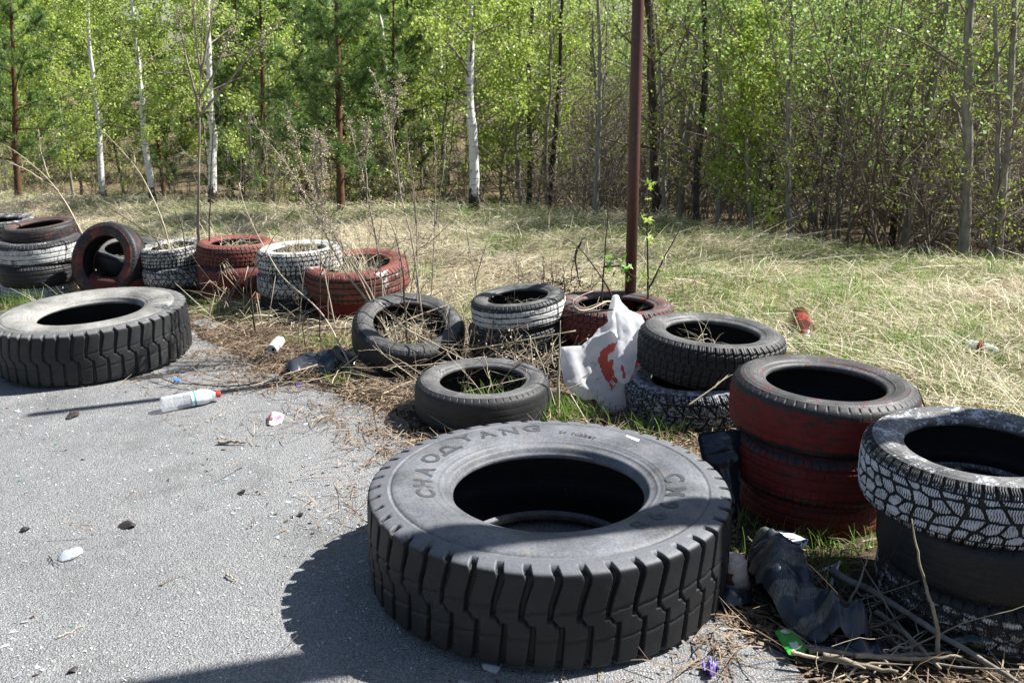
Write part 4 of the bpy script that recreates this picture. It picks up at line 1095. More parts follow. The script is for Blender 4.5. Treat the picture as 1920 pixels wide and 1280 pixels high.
M_SCRAP = film_mat('dark_scrap', (.035, .028, .024), None, .6, 0)
wrap('packet', [(1450, 1199), (1482, 1196), (1512, 1232), (1506, 1244), (1478, 1246), (1470, 1232)], 2.4, M_GREEN, 'green snack packet lying at the asphalt edge below the netted bag', 'packet', .006, .004, 14, 21, .03, None,
     inpoly((1, [(1461, 1201), (1478, 1200), (1480, 1207), (1464, 1208)]), (1, [(1478, 1224), (1492, 1222), (1500, 1234), (1486, 1238)])))
wrap('crushed_packet', [(502, 781), (508, 776), (529, 775), (533, 786), (529, 795), (505, 799), (500, 794)], 1.8, M_PINK, 'crushed white and pink packet on the asphalt right of the clear bottle', 'packet', .022, .012, 22, 23, .006, None,
     inpoly((1, [(500, 788), (531, 785), (531, 791), (503, 796)])))
wrap('printed_tag', [(1444, 1036), (1458, 1029), (1486, 1036), (1513, 1049), (1508, 1058), (1486, 1070), (1476, 1056), (1455, 1042)], 2.4, M_TAG, 'white card with black print lying on the netted black bag', 'card', .006, .01, 22, 25, .07, None,
     inpoly((1, [(1487, 1057), (1497, 1052), (1499, 1056), (1489, 1061)]), (1, [(1499, 1051), (1507, 1047), (1510, 1050), (1501, 1055)]), (1, [(1465, 1040), (1490, 1046), (1489, 1048), (1464, 1042)]), (1, [(1489, 1064), (1505, 1056), (1506, 1058), (1490, 1067)])))
wrap('purple_scrap', [(1315, 1256), (1318, 1247), (1324, 1251), (1328, 1243), (1334, 1249), (1342, 1245), (1344, 1254), (1350, 1258), (1342, 1263), (1340, 1272), (1330, 1274), (1326, 1266), (1318, 1266)], 1.3, M_PURPLE, 'crumpled purple scrap on the asphalt in front of the big truck tyre', 'scrap', .012, .03, 45, 27)
wrap('blue_packet', [(1884, 1184), (1935, 1182), (1940, 1242), (1888, 1246)], 3., M_BLUEF, 'bright blue packet in the shade at the foot of the right-hand stack', 'packet', .08, .03, 12, 29, .03, None, inpoly((1, [(1884, 1184), (1930, 1182), (1930, 1188), (1886, 1190)])))
for i, (p, mat, lab, nm) in enumerate([
    ([(108, 1050), (120, 1036), (150, 1029), (158, 1036), (140, 1050), (118, 1054)], M_CLEAR, 'clear plastic shard lying alone on the left asphalt beside a thin dark twig', 'plastic_shard'),
    ([(360, 606), (372, 598), (400, 600), (418, 608), (404, 616), (376, 614)], M_CLEAR, 'clear plastic piece lying right of the dusty truck tyre', 'plastic_shard'),
    ([(221, 988), (226, 980), (236, 977), (246, 981), (257, 987), (246, 992), (230, 992)], M_SCRAP, 'dark curled scrap in the middle of the left asphalt', 'dark_scrap'),
    ([(123, 784), (132, 776), (148, 774), (150, 779), (140, 783), (128, 788)], M_SCRAP, 'small dark scrap below the tip of the pole shadow', 'dark_scrap'),
    ([(553, 720), (565, 716), (570, 723), (558, 727)], M_PURPLE, 'tiny violet wrapper left of the torn black bag', 'wrapper'),
    ([(902, 1250), (910, 1243), (930, 1245), (942, 1256), (930, 1262), (908, 1258)], M_CLEAR, 'curved clear plastic piece in the shadow before the big truck tyre', 'plastic_shard'),
    ([(126, 1262), (136, 1252), (148, 1250), (144, 1260), (130, 1264)], M_SCRAP, 'dark scrap near the bottom left corner', 'dark_scrap'),
    ([(38, 996), (46, 989), (58, 990), (52, 996), (42, 999)], M_SCRAP, 'dark scrap near the left edge of the asphalt', 'dark_scrap'),
    ([(555, 967), (564, 962), (572, 966), (564, 970)], M_SCRAP, 'dark chip left of the shadow of the big truck tyre', 'dark_scrap'),
    ([(444, 925), (456, 918), (463, 922), (452, 929)], M_SCRAP, 'dark chip on the asphalt halfway to the big truck tyre', 'dark_scrap')]):
    wrap(nm, p, 2., mat, lab, nm.split('_')[-1], .012, .010, 30, 31 + i)
# two white strips of plastic forming a V
def rod(name, a, b, r, mat, label, cat, flat=None, bumps=.0, n=8, seed=0, group=None, r1=None):
    a = np.array(a); b = np.array(b); rg = np.random.default_rng(seed); k = 9
    s = np.linspace(0, 1, k)[:, None]; p = a + (b - a) * s + rg.normal(size=(k, 3)) * bumps
    ac = Acc(); v, q, t_ = tube(p - a, np.linspace(r, r1 or r, k) * (1 + .12 * rg.normal(size=k)), n); 
    if flat: v[:, 2] *= 1
    ac.add(v, q, t_); o = ac.build(name, mat); o.location = a
    return tag(o, label, cat, group)
def G(u, v, dz=.0):
    p = at(u, v); return (p.x, p.y, p.z + dz)
M_WPL = simple_mat('white_plastic', (.70, .72, .75), (.6, .6, .62), .4, .4, 30, .05)
rod('plastic_strip', G(1533, 1079, .012), G(1574, 1067, .02), .005, M_WPL, 'white plastic strip lying level, upper arm of a V', 'strip', seed=1)
rod('plastic_strip', G(1573, 1068, .03), G(1557, 1103, .012), .005, M_WPL, 'white plastic strip pointing at the camera, lower arm of a V', 'strip', seed=2)

# ------------------------------------------------------------------ bottles, can, cup
def m_clear(name, col=(.85, .88, .9), a=.45, rough=.12):
    t = NT(name); n = t.noise(t.obj(), 40, 3, .6)
    b = t.bsdf(col, rough, .7, t.bump(n, .5, .006)); tp = t.n('BsdfTransparent'); t.set(tp, 'Color', (.94, .95, .96))
    f = t.n('LayerWeight'); f.inputs[0].default_value = .35
    mx = t.n('MixShader'); t.set(mx, '0', t.math('ADD', t.math('MULTIPLY', f.outputs['Facing'], .6), a, clamp=True))
    t.t.links.new(tp.outputs[0], mx.inputs[1]); t.t.links.new(b, mx.inputs[2]); return t.done(mx.outputs[0])
M_PET = m_clear('clear_plastic', (.72, .74, .76), .24)
M_AMB = m_clear('amber_plastic', (.07, .018, .006), .75)
M_REDP = simple_mat('red_plastic', (.60, .035, .02), (.5, .03, .02), .35, .5, 30, .02)
M_BLUEP = simple_mat('blue_plastic', (.04, .20, .62), (.03, .16, .5), .35, .5, 30, .02)
M_LABW = simple_mat('white_label', (.74, .75, .76), (.66, .70, .74), .4, .4, 14, .1)
M_LABR = simple_mat('red_label', (.24, .028, .022), (.17, .02, .018), .4, .4, 14, .1)
M_TEAL = simple_mat('teal_print', (.05, .36, .42), (.05, .3, .36), .5, .3, 14, 0)
def lying(name, base, top, R, prof, parts, label, cat, dent=.0, seed=0, up=None):
    """a turned body lying on the ground: prof (r,z) in units of R and of the length; parts name -> (material, from, to, prof scale)"""
    p0 = Vector(base); p1 = Vector(top); L = (p1 - p0).length
    e = empty(name, p0); e.rotation_euler = (p1 - p0).to_track_quat('Z', 'X').to_euler(); tag(e, label, cat)
    nz = Noise2(seed + 5)
    for nm, (mat, pr) in parts.items():
        pr = np.array(pr, float) * [R, L]
        pr = resample(pr, max(24, len(pr) * 5), 0)
        v, q = lathe(pr, 40)
        if dent:
            a = np.arctan2(v[:, 1], v[:, 0]); k = dent * (nz.fbm(a * 1.2 + 9, v[:, 2] / L * 7, 3) - .5)
            k *= np.clip(np.hypot(v[:, 0], v[:, 1]) / R, 0, 1)
            v[:, :2] *= (1 + k)[:, None]
        ac = Acc(); ac.add(v, q); ac.build(nm, mat, e)
    return e
BOT = [(0, .02), (.55, .015), (.85, .0), (.97, .02), (1, .05), (1, .18), (.96, .20), (1, .22), (1, .34), (.96, .36), (1, .38), (1, .60), (.98, .70), (.86, .80), (.62, .87), (.40, .915), (.38, .94), (.42, .945), (.42, .95), (.36, .955), (.36, .97)]
rb = .036
lying('plastic_bottle', G(303, 772, rb), G(414, 751, rb), rb, None, {
    'body': (M_PET, BOT), 'label_sleeve': (M_LABW, [(1.012, .50), (1.012, .60), (1.0, .70), (.90, .78), (.74, .84)]),
    'printed_band': (M_TEAL, [(1.02, .545), (1.02, .575)]),
    'cap': (M_REDP, [(.30, .93), (.46, .93), (.47, .94), (.47, .995), (.44, 1.0), (0, 1.0)])}, 'clear plastic bottle with white label and red cap lying on the asphalt', 'bottle', .10, 1)
lying('plastic_bottle', G(1497, 607, .06), G(1512, 652, .045), .045, None, {
    'body': (M_AMB, BOT), 'label_sleeve': (M_LABR, [(1.02, .28), (1.02, .58)]), 'neck_label': (M_LABR, [(.80, .84), (.60, .88), (.45, .91)]),
    'cap': (M_LABW, [(.30, .93), (.46, .93), (.47, .995), (0, 1.0)])}, 'brown plastic bottle with red label lying in the grass behind the black stack', 'bottle', .45, 3)
lying('plastic_bottle', G(1812, 665, .05), G(1876, 677, .04), .030, None, {
    'body': (M_PET, BOT), 'label_sleeve': (M_LABR, [(1.02, .30), (1.02, .46)]),
    'cap': (M_LABR, [(.30, .93), (.46, .93), (.47, .995), (0, 1.0)])}, 'clear bottle with narrow red label lying in the grass near the right edge', 'bottle', .2, 4)
M_CAN = simple_mat('crumpled_tin', (.62, .61, .56), (.42, .40, .36), .35, .6, 16, .3)
M_TIN = simple_mat('bare_tin', (.55, .55, .55), (.45, .45, .45), .3, .7, 20, .05)
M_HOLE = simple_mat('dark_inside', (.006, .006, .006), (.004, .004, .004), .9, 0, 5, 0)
ce = lying('drink_can', G(510, 667, .035), G(526, 649, .035), .031, None, {
    'body': (M_CAN, [(.86, .0), (.90, .03), (1, .09), (1, .88), (.9, .97), (.8, 1.0), (0, .98)]), 'lid': (M_TIN, [(.90, .03), (.90, -.01), (.84, -.01), (.82, .03), (0, .03)])}, 'crumpled white drink can lying among dead leaves', 'can', .25, 6)
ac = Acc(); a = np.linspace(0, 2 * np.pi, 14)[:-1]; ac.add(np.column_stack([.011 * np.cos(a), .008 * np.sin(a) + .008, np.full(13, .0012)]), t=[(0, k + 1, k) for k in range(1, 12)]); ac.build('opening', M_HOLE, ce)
M_CUP = simple_mat('stained_cup', (.56, .51, .47), (.36, .29, .25), .5, .4, 9, .1)
M_STAIN = simple_mat('brown_stain', (.20, .06, .04), (.12, .04, .03), .6, .3, 30, .1)
pc = at(1379, 1104); hc = .115
e = empty('plastic_cup', pc, (R_(9), R_(-7), 0)); tag(e, 'upturned whitish plastic cup with brown stain beside the big truck tyre', 'cup')
v, q = lathe(resample([(.040, 0), (.041, .02), (.038, .06), (.034, .10), (.033, .105), (.028, hc), (.024, hc - .004), (0, hc - .004)], 40, 0), 40)
nzc = Noise2(77); aa_ = np.arctan2(v[:, 1], v[:, 0]); v[:, :2] *= (1 + .22 * (nzc.fbm(aa_ * 1.1 + 7, v[:, 2] * 30, 3) - .5))[:, None]; v[:, 2] *= 1 + .10 * (nzc.fbm(v[:, 0] * 30, v[:, 1] * 30, 2) - .5)
ac = Acc(); ac.add(v, q); ac.build('body', M_CUP, e)
ac = Acc(); aa = np.radians(np.linspace(215, 250, 9)); hh = np.linspace(.045, .085, 8); rr = np.interp(hh, [0, .06, .10], [.0412, .0388, .0348])
vv = np.array([[r_ * math.cos(t_ + .1 * math.sin(h_ * 160)), r_ * math.sin(t_ + .1 * math.sin(h_ * 160)), h_] for t_ in aa for r_, h_ in zip(rr, hh)]); ac.add(vv, grid_faces(9, 8)); ac.build('stain', M_STAIN, e)
e = empty('bottle_cap', at(332, 716), (R_(8), 0, 0)); tag(e, 'blue bottle cap on the asphalt above the pole shadow', 'cap')
v, q = lathe(resample([(.0145, 0), (.0155, .002), (.0155, .013), (.0135, .0155), (0, .0155)], 30, 0), 36); v[:, :2] *= (1 + .02 * (np.arange(len(v)) // 30 % 2))[:, None]
ac = Acc(); ac.add(v, q); ac.build('shell', M_BLUEP, e)
M_DGLASS = m_clear('dark_green_glass', (.006, .02, .012), .8, .08)
lying('glass_bottle', G(1905, 1216, .035), G(1776, 1226, .04), .038, None, {'body': (M_DGLASS, [(0, .02), (.9, .02), (1, .05), (1, .62), (.8, .74), (.5, .82), (.44, .97), (.5, .975), (.5, 1.0), (.36, 1.0), (.36, .8)])}, 'dark green glass bottle lying in the shade below the right-hand stack', 'bottle', 0, 8)
# ------------------------------------------------------------------ dry weeds, sticks and small plants
M_STEM = simple_mat('dry_stem', (.34, .29, .22), (.17, .14, .105), .9, .1, 8, .1)
M_PALE = simple_mat('pale_stem', (.50, .43, .32), (.34, .28, .20), .85, .15, 8, .1)
M_DARKS = simple_mat('dark_stem', (.075, .055, .045), (.04, .03, .027), .85, .15, 8, .1)
M_SEED = blade_mat('seed_head', (.36, .31, .21), (.50, .44, .32), (.66, .60, .46), .2, 3., .1, .8)
M_BSEED = blade_mat('black_seed_head', (.02, .018, .016), (.045, .038, .034), (.10, .085, .07), .1, 3., .1, .8)
def smooth_path(p, m=26):
    p = np.asarray(p, float); s = np.r_[0, np.cumsum(np.linalg.norm(np.diff(p, axis=0), axis=1))]; t = np.linspace(0, s[-1], m)
    q = np.stack([np.interp(t, s, p[:, k]) for k in range(3)], -1)
    for _ in range(3): q[1:-1] = .25 * q[:-2] + .5 * q[1:-1] + .25 * q[2:]
    return q
def path_px(pts): return np.array([list(atd(*p)) for p in pts])
def to_ground(p, sink=.02):
    p = np.array(p); g = float(gz(p[0, 0], p[0, 1])) - sink
    if p[0, 2] > g + .015: p = np.concatenate([[[p[0, 0] + .01, p[0, 1], g]], p])
    return p
def heads(acc, sacc, path, f0, n, ln, rg, seeds=8, size=.005, droop=.0):
    m = len(path)
    for i in range(n):
        f = f0 + (1 - f0) * rg.random(); x = f * (m - 1); k = min(int(x), m - 2); p = path[k] + (path[k + 1] - path[k]) * (x - k)
        d = unit(path[k + 1] - path[k]); dd = unit(d * .8 + rg.normal(size=3) * .5 + [0, 0, -droop])
        L_ = ln * rg.uniform(.4, 1.1) * (1.1 - .6 * (f - f0) / (1 - f0)); b = bend(p, dd, L_, 4, rg, .2, .1)
        acc.add(*tube(b, np.linspace(.0016, .0008, 5), 3, False))
        q = b[rg.integers(1, 5, seeds)] + rg.normal(size=(seeds, 3)) * .006
        leaves(sacc, q, size, rg, .8, .1)
def weed(name, stems, label, cat, hd=None, mat=None, smat=None, r=.0042, seed=0, group=None):
    rg = np.random.default_rng(seed); A = Acc(); S_ = Acc(); paths = []
    for i, st in enumerate(stems):
        p = path_px(st); p = to_ground(p) if i == 0 or st[0][:2] != stems[0][0][:2] and st[0][1] > stems[0][0][1] - 30 else p
        q = smooth_path(p) + np.cumsum(rg.normal(size=(26, 3)) * .0012, 0); paths.append(q)
        A.add(*tube(q, np.linspace(r * 1.25 if i == 0 else r, .0017, 26), 6))
        if hd: heads(A, S_, q, hd[0], int(hd[1]), hd[2], rg, hd[3], hd[4])
    o = paths[0][0]
    e = empty(name, o); tag(e, label, cat, group)
    for ac, nm, m_ in ((A, 'stem', mat or M_STEM), (S_, 'seed_sprays', smat or M_SEED)):
        if ac.n:
            ac.v = [v - o for v in ac.v]; ac.build(nm, m_, e, smooth=nm == 'stem')
    return e
MUG = (.45, 30, .10, 9, .0075)
weed('dry_weed', [[(734, 652, 4.98), (705, 585, 5.05), (640, 500, 5.1), (590, 395, 5.2), (540, 310, 5.3), (478, 232, 5.4)], [(734, 650, 4.98), (690, 550, 5.1), (628, 440, 5.2), (585, 360, 5.3), (560, 290, 5.35), (540, 222, 5.4)],
                  [(734, 650, 4.98), (695, 545, 5.0), (640, 465, 5.05), (598, 380, 5.1), (585, 320, 5.1), (592, 245, 5.15)], [(598, 380, 5.1), (590, 300, 5.1), (601, 250, 5.1), (610, 345, 5.05)]],
     'tall mugwort with crowded grey seed heads slanting left out of the leaning black tyre', 'weed', (.42, 80, .11, 12, .008), None, None, .0065, 1)
weed('dry_weed', [[(722, 618, 5.0), (716, 500, 5.1), (690, 360, 5.2), (672, 290, 5.2), (655, 220, 5.3)], [(690, 360, 5.2), (685, 300, 5.2), (690, 235, 5.2)]], 'thin mugwort with sparse seed heads, second stem right of the crowded one', 'weed', (.45, 40, .10, 12, .0078), None, None, .005, 2)
weed('dry_weed', [[(792, 600, 5.0), (770, 440, 5.1), (752, 370, 5.2), (735, 270, 5.25), (728, 205, 5.3), (700, 135, 5.35)], [(752, 370, 5.2), (742, 300, 5.2), (735, 240, 5.2), (745, 140, 5.2)]], 'tall thin mugwort reaching toward the large pine trunk, seed heads at its top', 'weed', (.55, 42, .10, 12, .0078), None, None, .0052, 3)
weed('dry_weed', [[(782, 600, 5.05), (781, 420, 5.15), (772, 330, 5.2), (760, 265, 5.2)], [(781, 420, 5.15), (765, 300, 5.2), (762, 230, 5.2)]], 'bare grey stem standing upright behind the leaning black tyre', 'weed', (.7, 5, .08, 3, .006), None, None, .0035, 4)
weed('dry_weed', [[(806, 600, 5.1), (818, 420, 5.2), (822, 300, 5.25), (812, 215, 5.3)], [(818, 420, 5.2), (828, 330, 5.2), (834, 260, 5.3)]], 'bare dry stem right of the upright grey one', 'weed', (.7, 6, .08, 3, .006), None, None, .0035, 5)
weed('dry_weed', [[(660, 690, 4.75), (600, 580, 5.0), (525, 520, 5.2), (470, 420, 5.4), (455, 385, 5.45), (448, 345, 5.5)]], 'pale crooked stem leaning left across the white and bright red stacks', 'weed', (.8, 10, .06, 6, .0065), M_PALE, None, .0045, 6)
weed('tall_dry_stem', [[(371, 447, 6.6), (375, 300, 6.6), (378, 170, 6.6), (383, 40, 6.6), (386, -40, 6.6)], [(376, 215, 6.6), (350, 110, 6.6), (333, 20, 6.6)], [(377, 180, 6.6), (410, 120, 6.6), (437, 40, 6.6)], [(378, 140, 6.6), (366, 60, 6.6), (358, -20, 6.6)], [(376, 215, 6.6), (420, 165, 6.6), (480, 85, 6.6), (520, 40, 6.6)], [(378, 140, 6.6), (392, 60, 6.6), (402, -10, 6.6)]],
     'tallest dry stem with branching top, standing in the white stack beside the standing tyre', 'weed', (.55, 26, .14, 12, .0078), None, None, .010, 7)
weed('tall_dry_stem', [[(392, 448, 6.62), (397, 330, 6.62), (401, 180, 6.62)]], 'thin dark stem close right of the tallest dry stem', 'weed', None, M_DARKS, None, .0055, 8)
weed('dry_weed', [[(165, 462, 7.1), (128, 385, 7.2), (92, 335, 7.2), (40, 290, 7.3), (4, 268, 7.3)], [(110, 358, 7.2), (60, 325, 7.2), (10, 300, 7.2)], [(92, 335, 7.2), (72, 275, 7.2), (70, 240, 7.2)], [(72, 300, 7.2), (95, 270, 7.2), (110, 245, 7.2)]], 'greyish branching dead weed leaning left over the far-left stack', 'weed', (.55, 10, .10, 4, .006), M_PALE, None, .007, 9)
weed('dry_weed', [[(318, 452, 6.9), (300, 395, 6.9), (265, 325, 7), (240, 290, 7), (192, 240, 7)], [(252, 305, 7), (250, 290, 7), (252, 285, 7)]], 'pale curved bare stem leaning left behind the standing red tyre', 'weed', (.75, 7, .10, 2, .005), M_PALE, None, .0065, 10)
weed('dry_stick', [[(303, 456, 6.7), (262, 425, 6.8), (186, 378, 6.9)]], 'dark bare stick slanting from the white stack up to the left', 'stick', None, M_DARKS, None, .006, 11)
weed('dry_weed', [[(345, 452, 6.6), (335, 410, 6.6), (326, 396, 6.6)]], 'short dark stub on the white stack beside the standing tyre', 'weed', None, M_DARKS, None, .006, 12)
rr_ = np.random.default_rng(640)
for i in range(26):
    u0 = rr_.uniform(560, 900) if i < 17 else rr_.uniform(395, 560); d0 = rr_.uniform(5.0, 6.4) if u0 > 560 else rr_.uniform(6.2, 6.8); v0 = 640 - (d0 - 5) * 55; h_ = rr_.uniform(60, 230)
    l_ = rr_.normal() * 35 - 10
    weed('thin_dry_stem', [[(u0, v0, d0), (u0 + l_ * .3, v0 - h_ * .5, d0), (u0 + l_, v0 - h_, d0 + .05)], [(u0 + l_ * .3, v0 - h_ * .5, d0), (u0 + l_ * .3 + rr_.normal() * 25, v0 - h_ * .8, d0)]],
         'thin bare stem rising among the weeds behind the leaning tyre and the stacks', 'weed', (.6, 5, .07, 4, .006), [M_STEM, M_PALE, M_DARKS][i % 3], None, rr_.uniform(.0022, .004), 660 + i, 'thin bare stems behind the middle tyres')
# beside the rusty pole: dark shoots with the first leaves
def palm(acc, c, size, rg, n=5):
    nrm_ = unit(rg.normal(size=3) * .5 + [0, -.5, .6]); t1 = unit(np.cross(nrm_, rg.normal(size=3))); t2 = np.cross(nrm_, t1)
    v = [np.zeros(3)]
    for k in range(2 * n + 1):
        a = math.pi * 1.5 * k / (2 * n) - .75 * math.pi; r = size * ((1. if k % 2 else .48) * (1 - .25 * abs(a) / 2.4))
        v.append(t1 * r * math.cos(a) + t2 * r * math.sin(a) + nrm_ * .12 * r * math.sin(3 * a))
    acc.add(np.array(v) + c, t=[(0, k + 1, k + 2) for k in range(2 * n)])
M_YL = blade_mat('young_leaf', (.20, .30, .045), (.30, .41, .07), (.44, .52, .12), .4, 3, .3, .45)
M_GL = blade_mat('fresh_leaf', (.06, .17, .02), (.12, .27, .035), (.24, .40, .07), .35, 3, .3, .45)
def shoot(stems, lv, label, seed, mat=M_YL, r=.006):
    e = weed('maple_shoot', stems, label, 'sapling', None, M_DARKS, None, r, seed)
    rg = np.random.default_rng(seed); L = Acc(); o = np.array(e.location)
    for u, v, d, s, k in lv:
        for _ in range(k): palm(L, np.array(atd(u, v, d)) - o + rg.normal(size=3) * s * .5, s * rg.uniform(.7, 1.1), rg)
    L.build('leaves', mat, e, smooth=False); return e
shoot([[(1213, 590, 4.95), (1215, 520, 4.95), (1213, 450, 4.95), (1216, 400, 4.95), (1218, 330, 4.95), (1216, 280, 4.95)], [(1214, 545, 4.95), (1240, 500, 4.95), (1282, 424, 4.95)]],
      [(1210, 412, 4.93, .038, 4), (1217, 450, 4.93, .03, 3), (1207, 520, 4.93, .03, 4), (1232, 505, 4.93, .025, 2), (1245, 480, 4.93, .022, 2), (1200, 492, 4.93, .02, 2), (1214, 345, 4.93, .03, 3), (1211, 378, 4.93, .025, 2)], 'dark shoot with yellow-green new leaves right against the rusty pole', 61)
shoot([[(1126, 590, 4.8), (1134, 480, 4.8), (1140, 400, 4.8), (1143, 350, 4.8)], [(1133, 500, 4.8), (1165, 498, 4.8), (1196, 528, 4.8)]],
      [(1148, 490, 4.78, .040, 5), (1143, 503, 4.78, .03, 3), (1165, 500, 4.78, .028, 3), (1175, 510, 4.78, .032, 5), (1178, 502, 4.78, .025, 2)], 'upright dark shoot with darker green leaves left of the rusty pole', 62, M_GL)
weed('dry_stick', [[(1150, 560, 4.7), (1118, 512, 4.7), (1078, 462, 4.7), (1050, 448, 4.7)], [(1082, 466, 4.7), (1079, 490, 4.7), (1090, 540, 4.7)], [(1082, 466, 4.7), (1090, 448, 4.7), (1096, 440, 4.7)]], 'thick dark forked stick leaning out of the red and black tyre', 'stick', None, M_DARKS, None, .0075, 63)
weed('dry_stick', [[(1047, 788, 4.02), (1049, 700, 4.02), (1048, 605, 4.02)]], 'upright broken grey stake left of the white plastic bag', 'stick', None, M_PALE, None, .0075, 64)
weed('dry_stick', [[(758, 520, 4.9), (745, 450, 5.), (732, 418, 5.1)]], 'dark bent stick standing above the leaning black tyre', 'stick', None, M_DARKS, None, .0065, 65)
weed('dry_stick', [[(476, 605, 5.6), (466, 520, 5.6), (517, 437, 5.7)]], 'upright dark stick between the far red stack and the white stack', 'stick', None, M_DARKS, None, .0055, 66)
weed('dry_stick', [[(838, 640, 4.6), (842, 575, 4.6), (843, 570, 4.6)]], 'short dark stake at the right edge of the leaning black tyre', 'stick', None, M_DARKS, None, .007, 67)
weed('dry_stick', [[(1150, 556, 4.55), (1090, 590, 4.4), (1062, 566, 4.38), (1110, 545, 4.5)]][:1], 'pale stick lying on the rim of the red and black tyre', 'stick', None, M_PALE, None, .006, 68)
weed('dry_stick', [[(1758, 1185, 2.2), (1740, 1120, 2.2), (1722, 1050, 2.21), (1706, 975, 2.23)]], 'brown dry stem leaning against the white-blocked tyre of the right-hand stack', 'stick', None, M_STEM, None, .0055, 69)
weed('dry_stick', [[(1587, 1150, 2.5), (1608, 1100, 2.5), (1632, 1044, 2.5)]], 'straight tan stick standing aslant left of the right-hand stack', 'stick', None, M_PALE, None, .0045, 70)
weed('dry_stick', [[(1735, 760, 3.5), (1722, 720, 3.5)]], 'dark stub behind the big red stack', 'stick', None, M_DARKS, None, .007, 71)
# fallen twigs and sticks on the ground
def fallen(pts, r, label, mat, seed, lift=.012, name='fallen_twig', side=0, cat='twig', group=None):
    rg = np.random.default_rng(seed); p = np.array([list(at(u, v)) for u, v in pts]); q = smooth_path(p)
    q[:, 2] = gz(q[:, 0], q[:, 1]) + lift + r + .01 * (Noise2(seed)(np.arange(26) * .4, 0 * np.arange(26)))
    A = Acc(); A.add(*tube(q, np.linspace(r, r * .45, 26), 7))
    for i in range(side):
        k = rg.integers(4, 22); d = unit((q[k + 1] - q[k]) + rg.normal(size=3) * [.012, .012, .004]); b = bend(q[k], unit(d * .8 + rg.normal(size=3) * [.5, .5, .15]), rg.uniform(.12, .4), 6, rg, .12)
        b[:, 2] = np.maximum(b[:, 2], gz(b[:, 0], b[:, 1]) + .004); A.add(*tube(b, np.linspace(r * .5, .0008, 7), 5, False))
    o = q[0].copy(); A.v = [v - o for v in A.v]; ob = A.build(name, mat); ob.location = o; return tag(ob, label, cat, group)
fallen([(762, 752), (640, 738), (560, 716), (440, 735), (330, 728), (262, 700)], .0045, 'long thin fallen branch with side twigs lying over the pole shadow', M_DARKS, 81, .015, side=12)
fallen([(700, 640), (620, 690), (540, 715), (470, 738)], .0045, 'pale twig lying beside the torn black bag', M_PALE, 82, .03, side=3)
fallen([(410, 833), (462, 834)], .0085, 'short thick brown stick lying alone on the asphalt', M_STEM, 83, .0, 'fallen_stick', 0, 'stick')
fallen([(92, 1045), (100, 1056), (113, 1064)], .002, 'thin dark twig beside the clear plastic shard', M_DARKS, 84, .0)
fallen([(424, 1080), (444, 1092)], .003, 'little tan chip of wood on the asphalt left of the tyre shadow', M_PALE, 85, .0, 'wood_chip', 0, 'chip')
fallen([(108, 1198), (160, 1172)], .0018, 'straight straw lying on the left asphalt', M_PALE, 86, .0, 'straw', 0, 'straw')
fallen([(1556, 1096), (1640, 1140), (1720, 1195), (1830, 1262), (1930, 1330)], .0125, 'long grey weathered pole lying aslant in the bottom right shade', M_POST, 87, .03, 'fallen_pole', 0, 'pole')
for i, (p, m_) in enumerate([([(1505, 1225), (1600, 1240), (1700, 1236), (1810, 1252)], M_STEM), ([(1515, 1240), (1640, 1252), (1780, 1246)], M_POST), ([(1540, 1258), (1600, 1272), (1680, 1290)], M_STEM), ([(1560, 1232), (1640, 1205), (1740, 1170)], M_DARKS), ([(1590, 1160), (1660, 1215), (1700, 1250)], M_DARKS),
                             ([(1640, 1170), (1690, 1205), (1760, 1275)], M_STEM), ([(1480, 1250), (1560, 1262), (1620, 1280)], M_PALE), ([(1600, 1262), (1700, 1268), (1800, 1262)], M_STEM), ([(1520, 1130), (1600, 1180), (1650, 1200)], M_DARKS)]):
    fallen(p, .0055 + .002 * (i % 3), 'dry stick in the jumble below the netted black bag', m_, 90 + i, .015 + .008 * (i % 4), 'fallen_stick', 2, 'stick', 'sticks jumbled in the bottom right corner')
rg = np.random.default_rng(301)
for i in range(26):
    u, v = rg.uniform(1450, 1850), rg.uniform(1105, 1290); a = rg.normal() * .7 + .3; l = rg.uniform(40, 150)
    fallen([(u - l * math.cos(a) / 2, v - l * math.sin(a) / 2), (u, v + rg.normal() * 5), (u + l * math.cos(a) / 2, v + l * math.sin(a) / 2)], rg.uniform(.0015, .0045), 'thin stem in the litter at the bottom right', [M_STEM, M_PALE, M_DARKS][i % 3], 400 + i, rg.uniform(0, .04), 'fallen_twig', 1, 'twig', 'stems littering the bottom right corner')
for i in range(22):
    t_ = rg.random(); u, v = (rg.uniform(430, 760), rg.uniform(600, 760)) if t_ < .6 else (rg.uniform(740, 1060), rg.uniform(640, 790))
    a = rg.normal() * .5; l = rg.uniform(40, 170)
    fallen([(u - l * math.cos(a) / 2, v - l * math.sin(a) / 3), (u, v + rg.normal() * 5), (u + l * math.cos(a) / 2, v + l * math.sin(a) / 3)], rg.uniform(.0012, .0035), 'thin stem in the litter round the leaning black tyre', [M_STEM, M_PALE, M_PALE, M_DARKS][i % 4], 500 + i, rg.uniform(0, .05), 'fallen_twig', 1, 'twig', 'stems littering the ground round the leaning tyre')
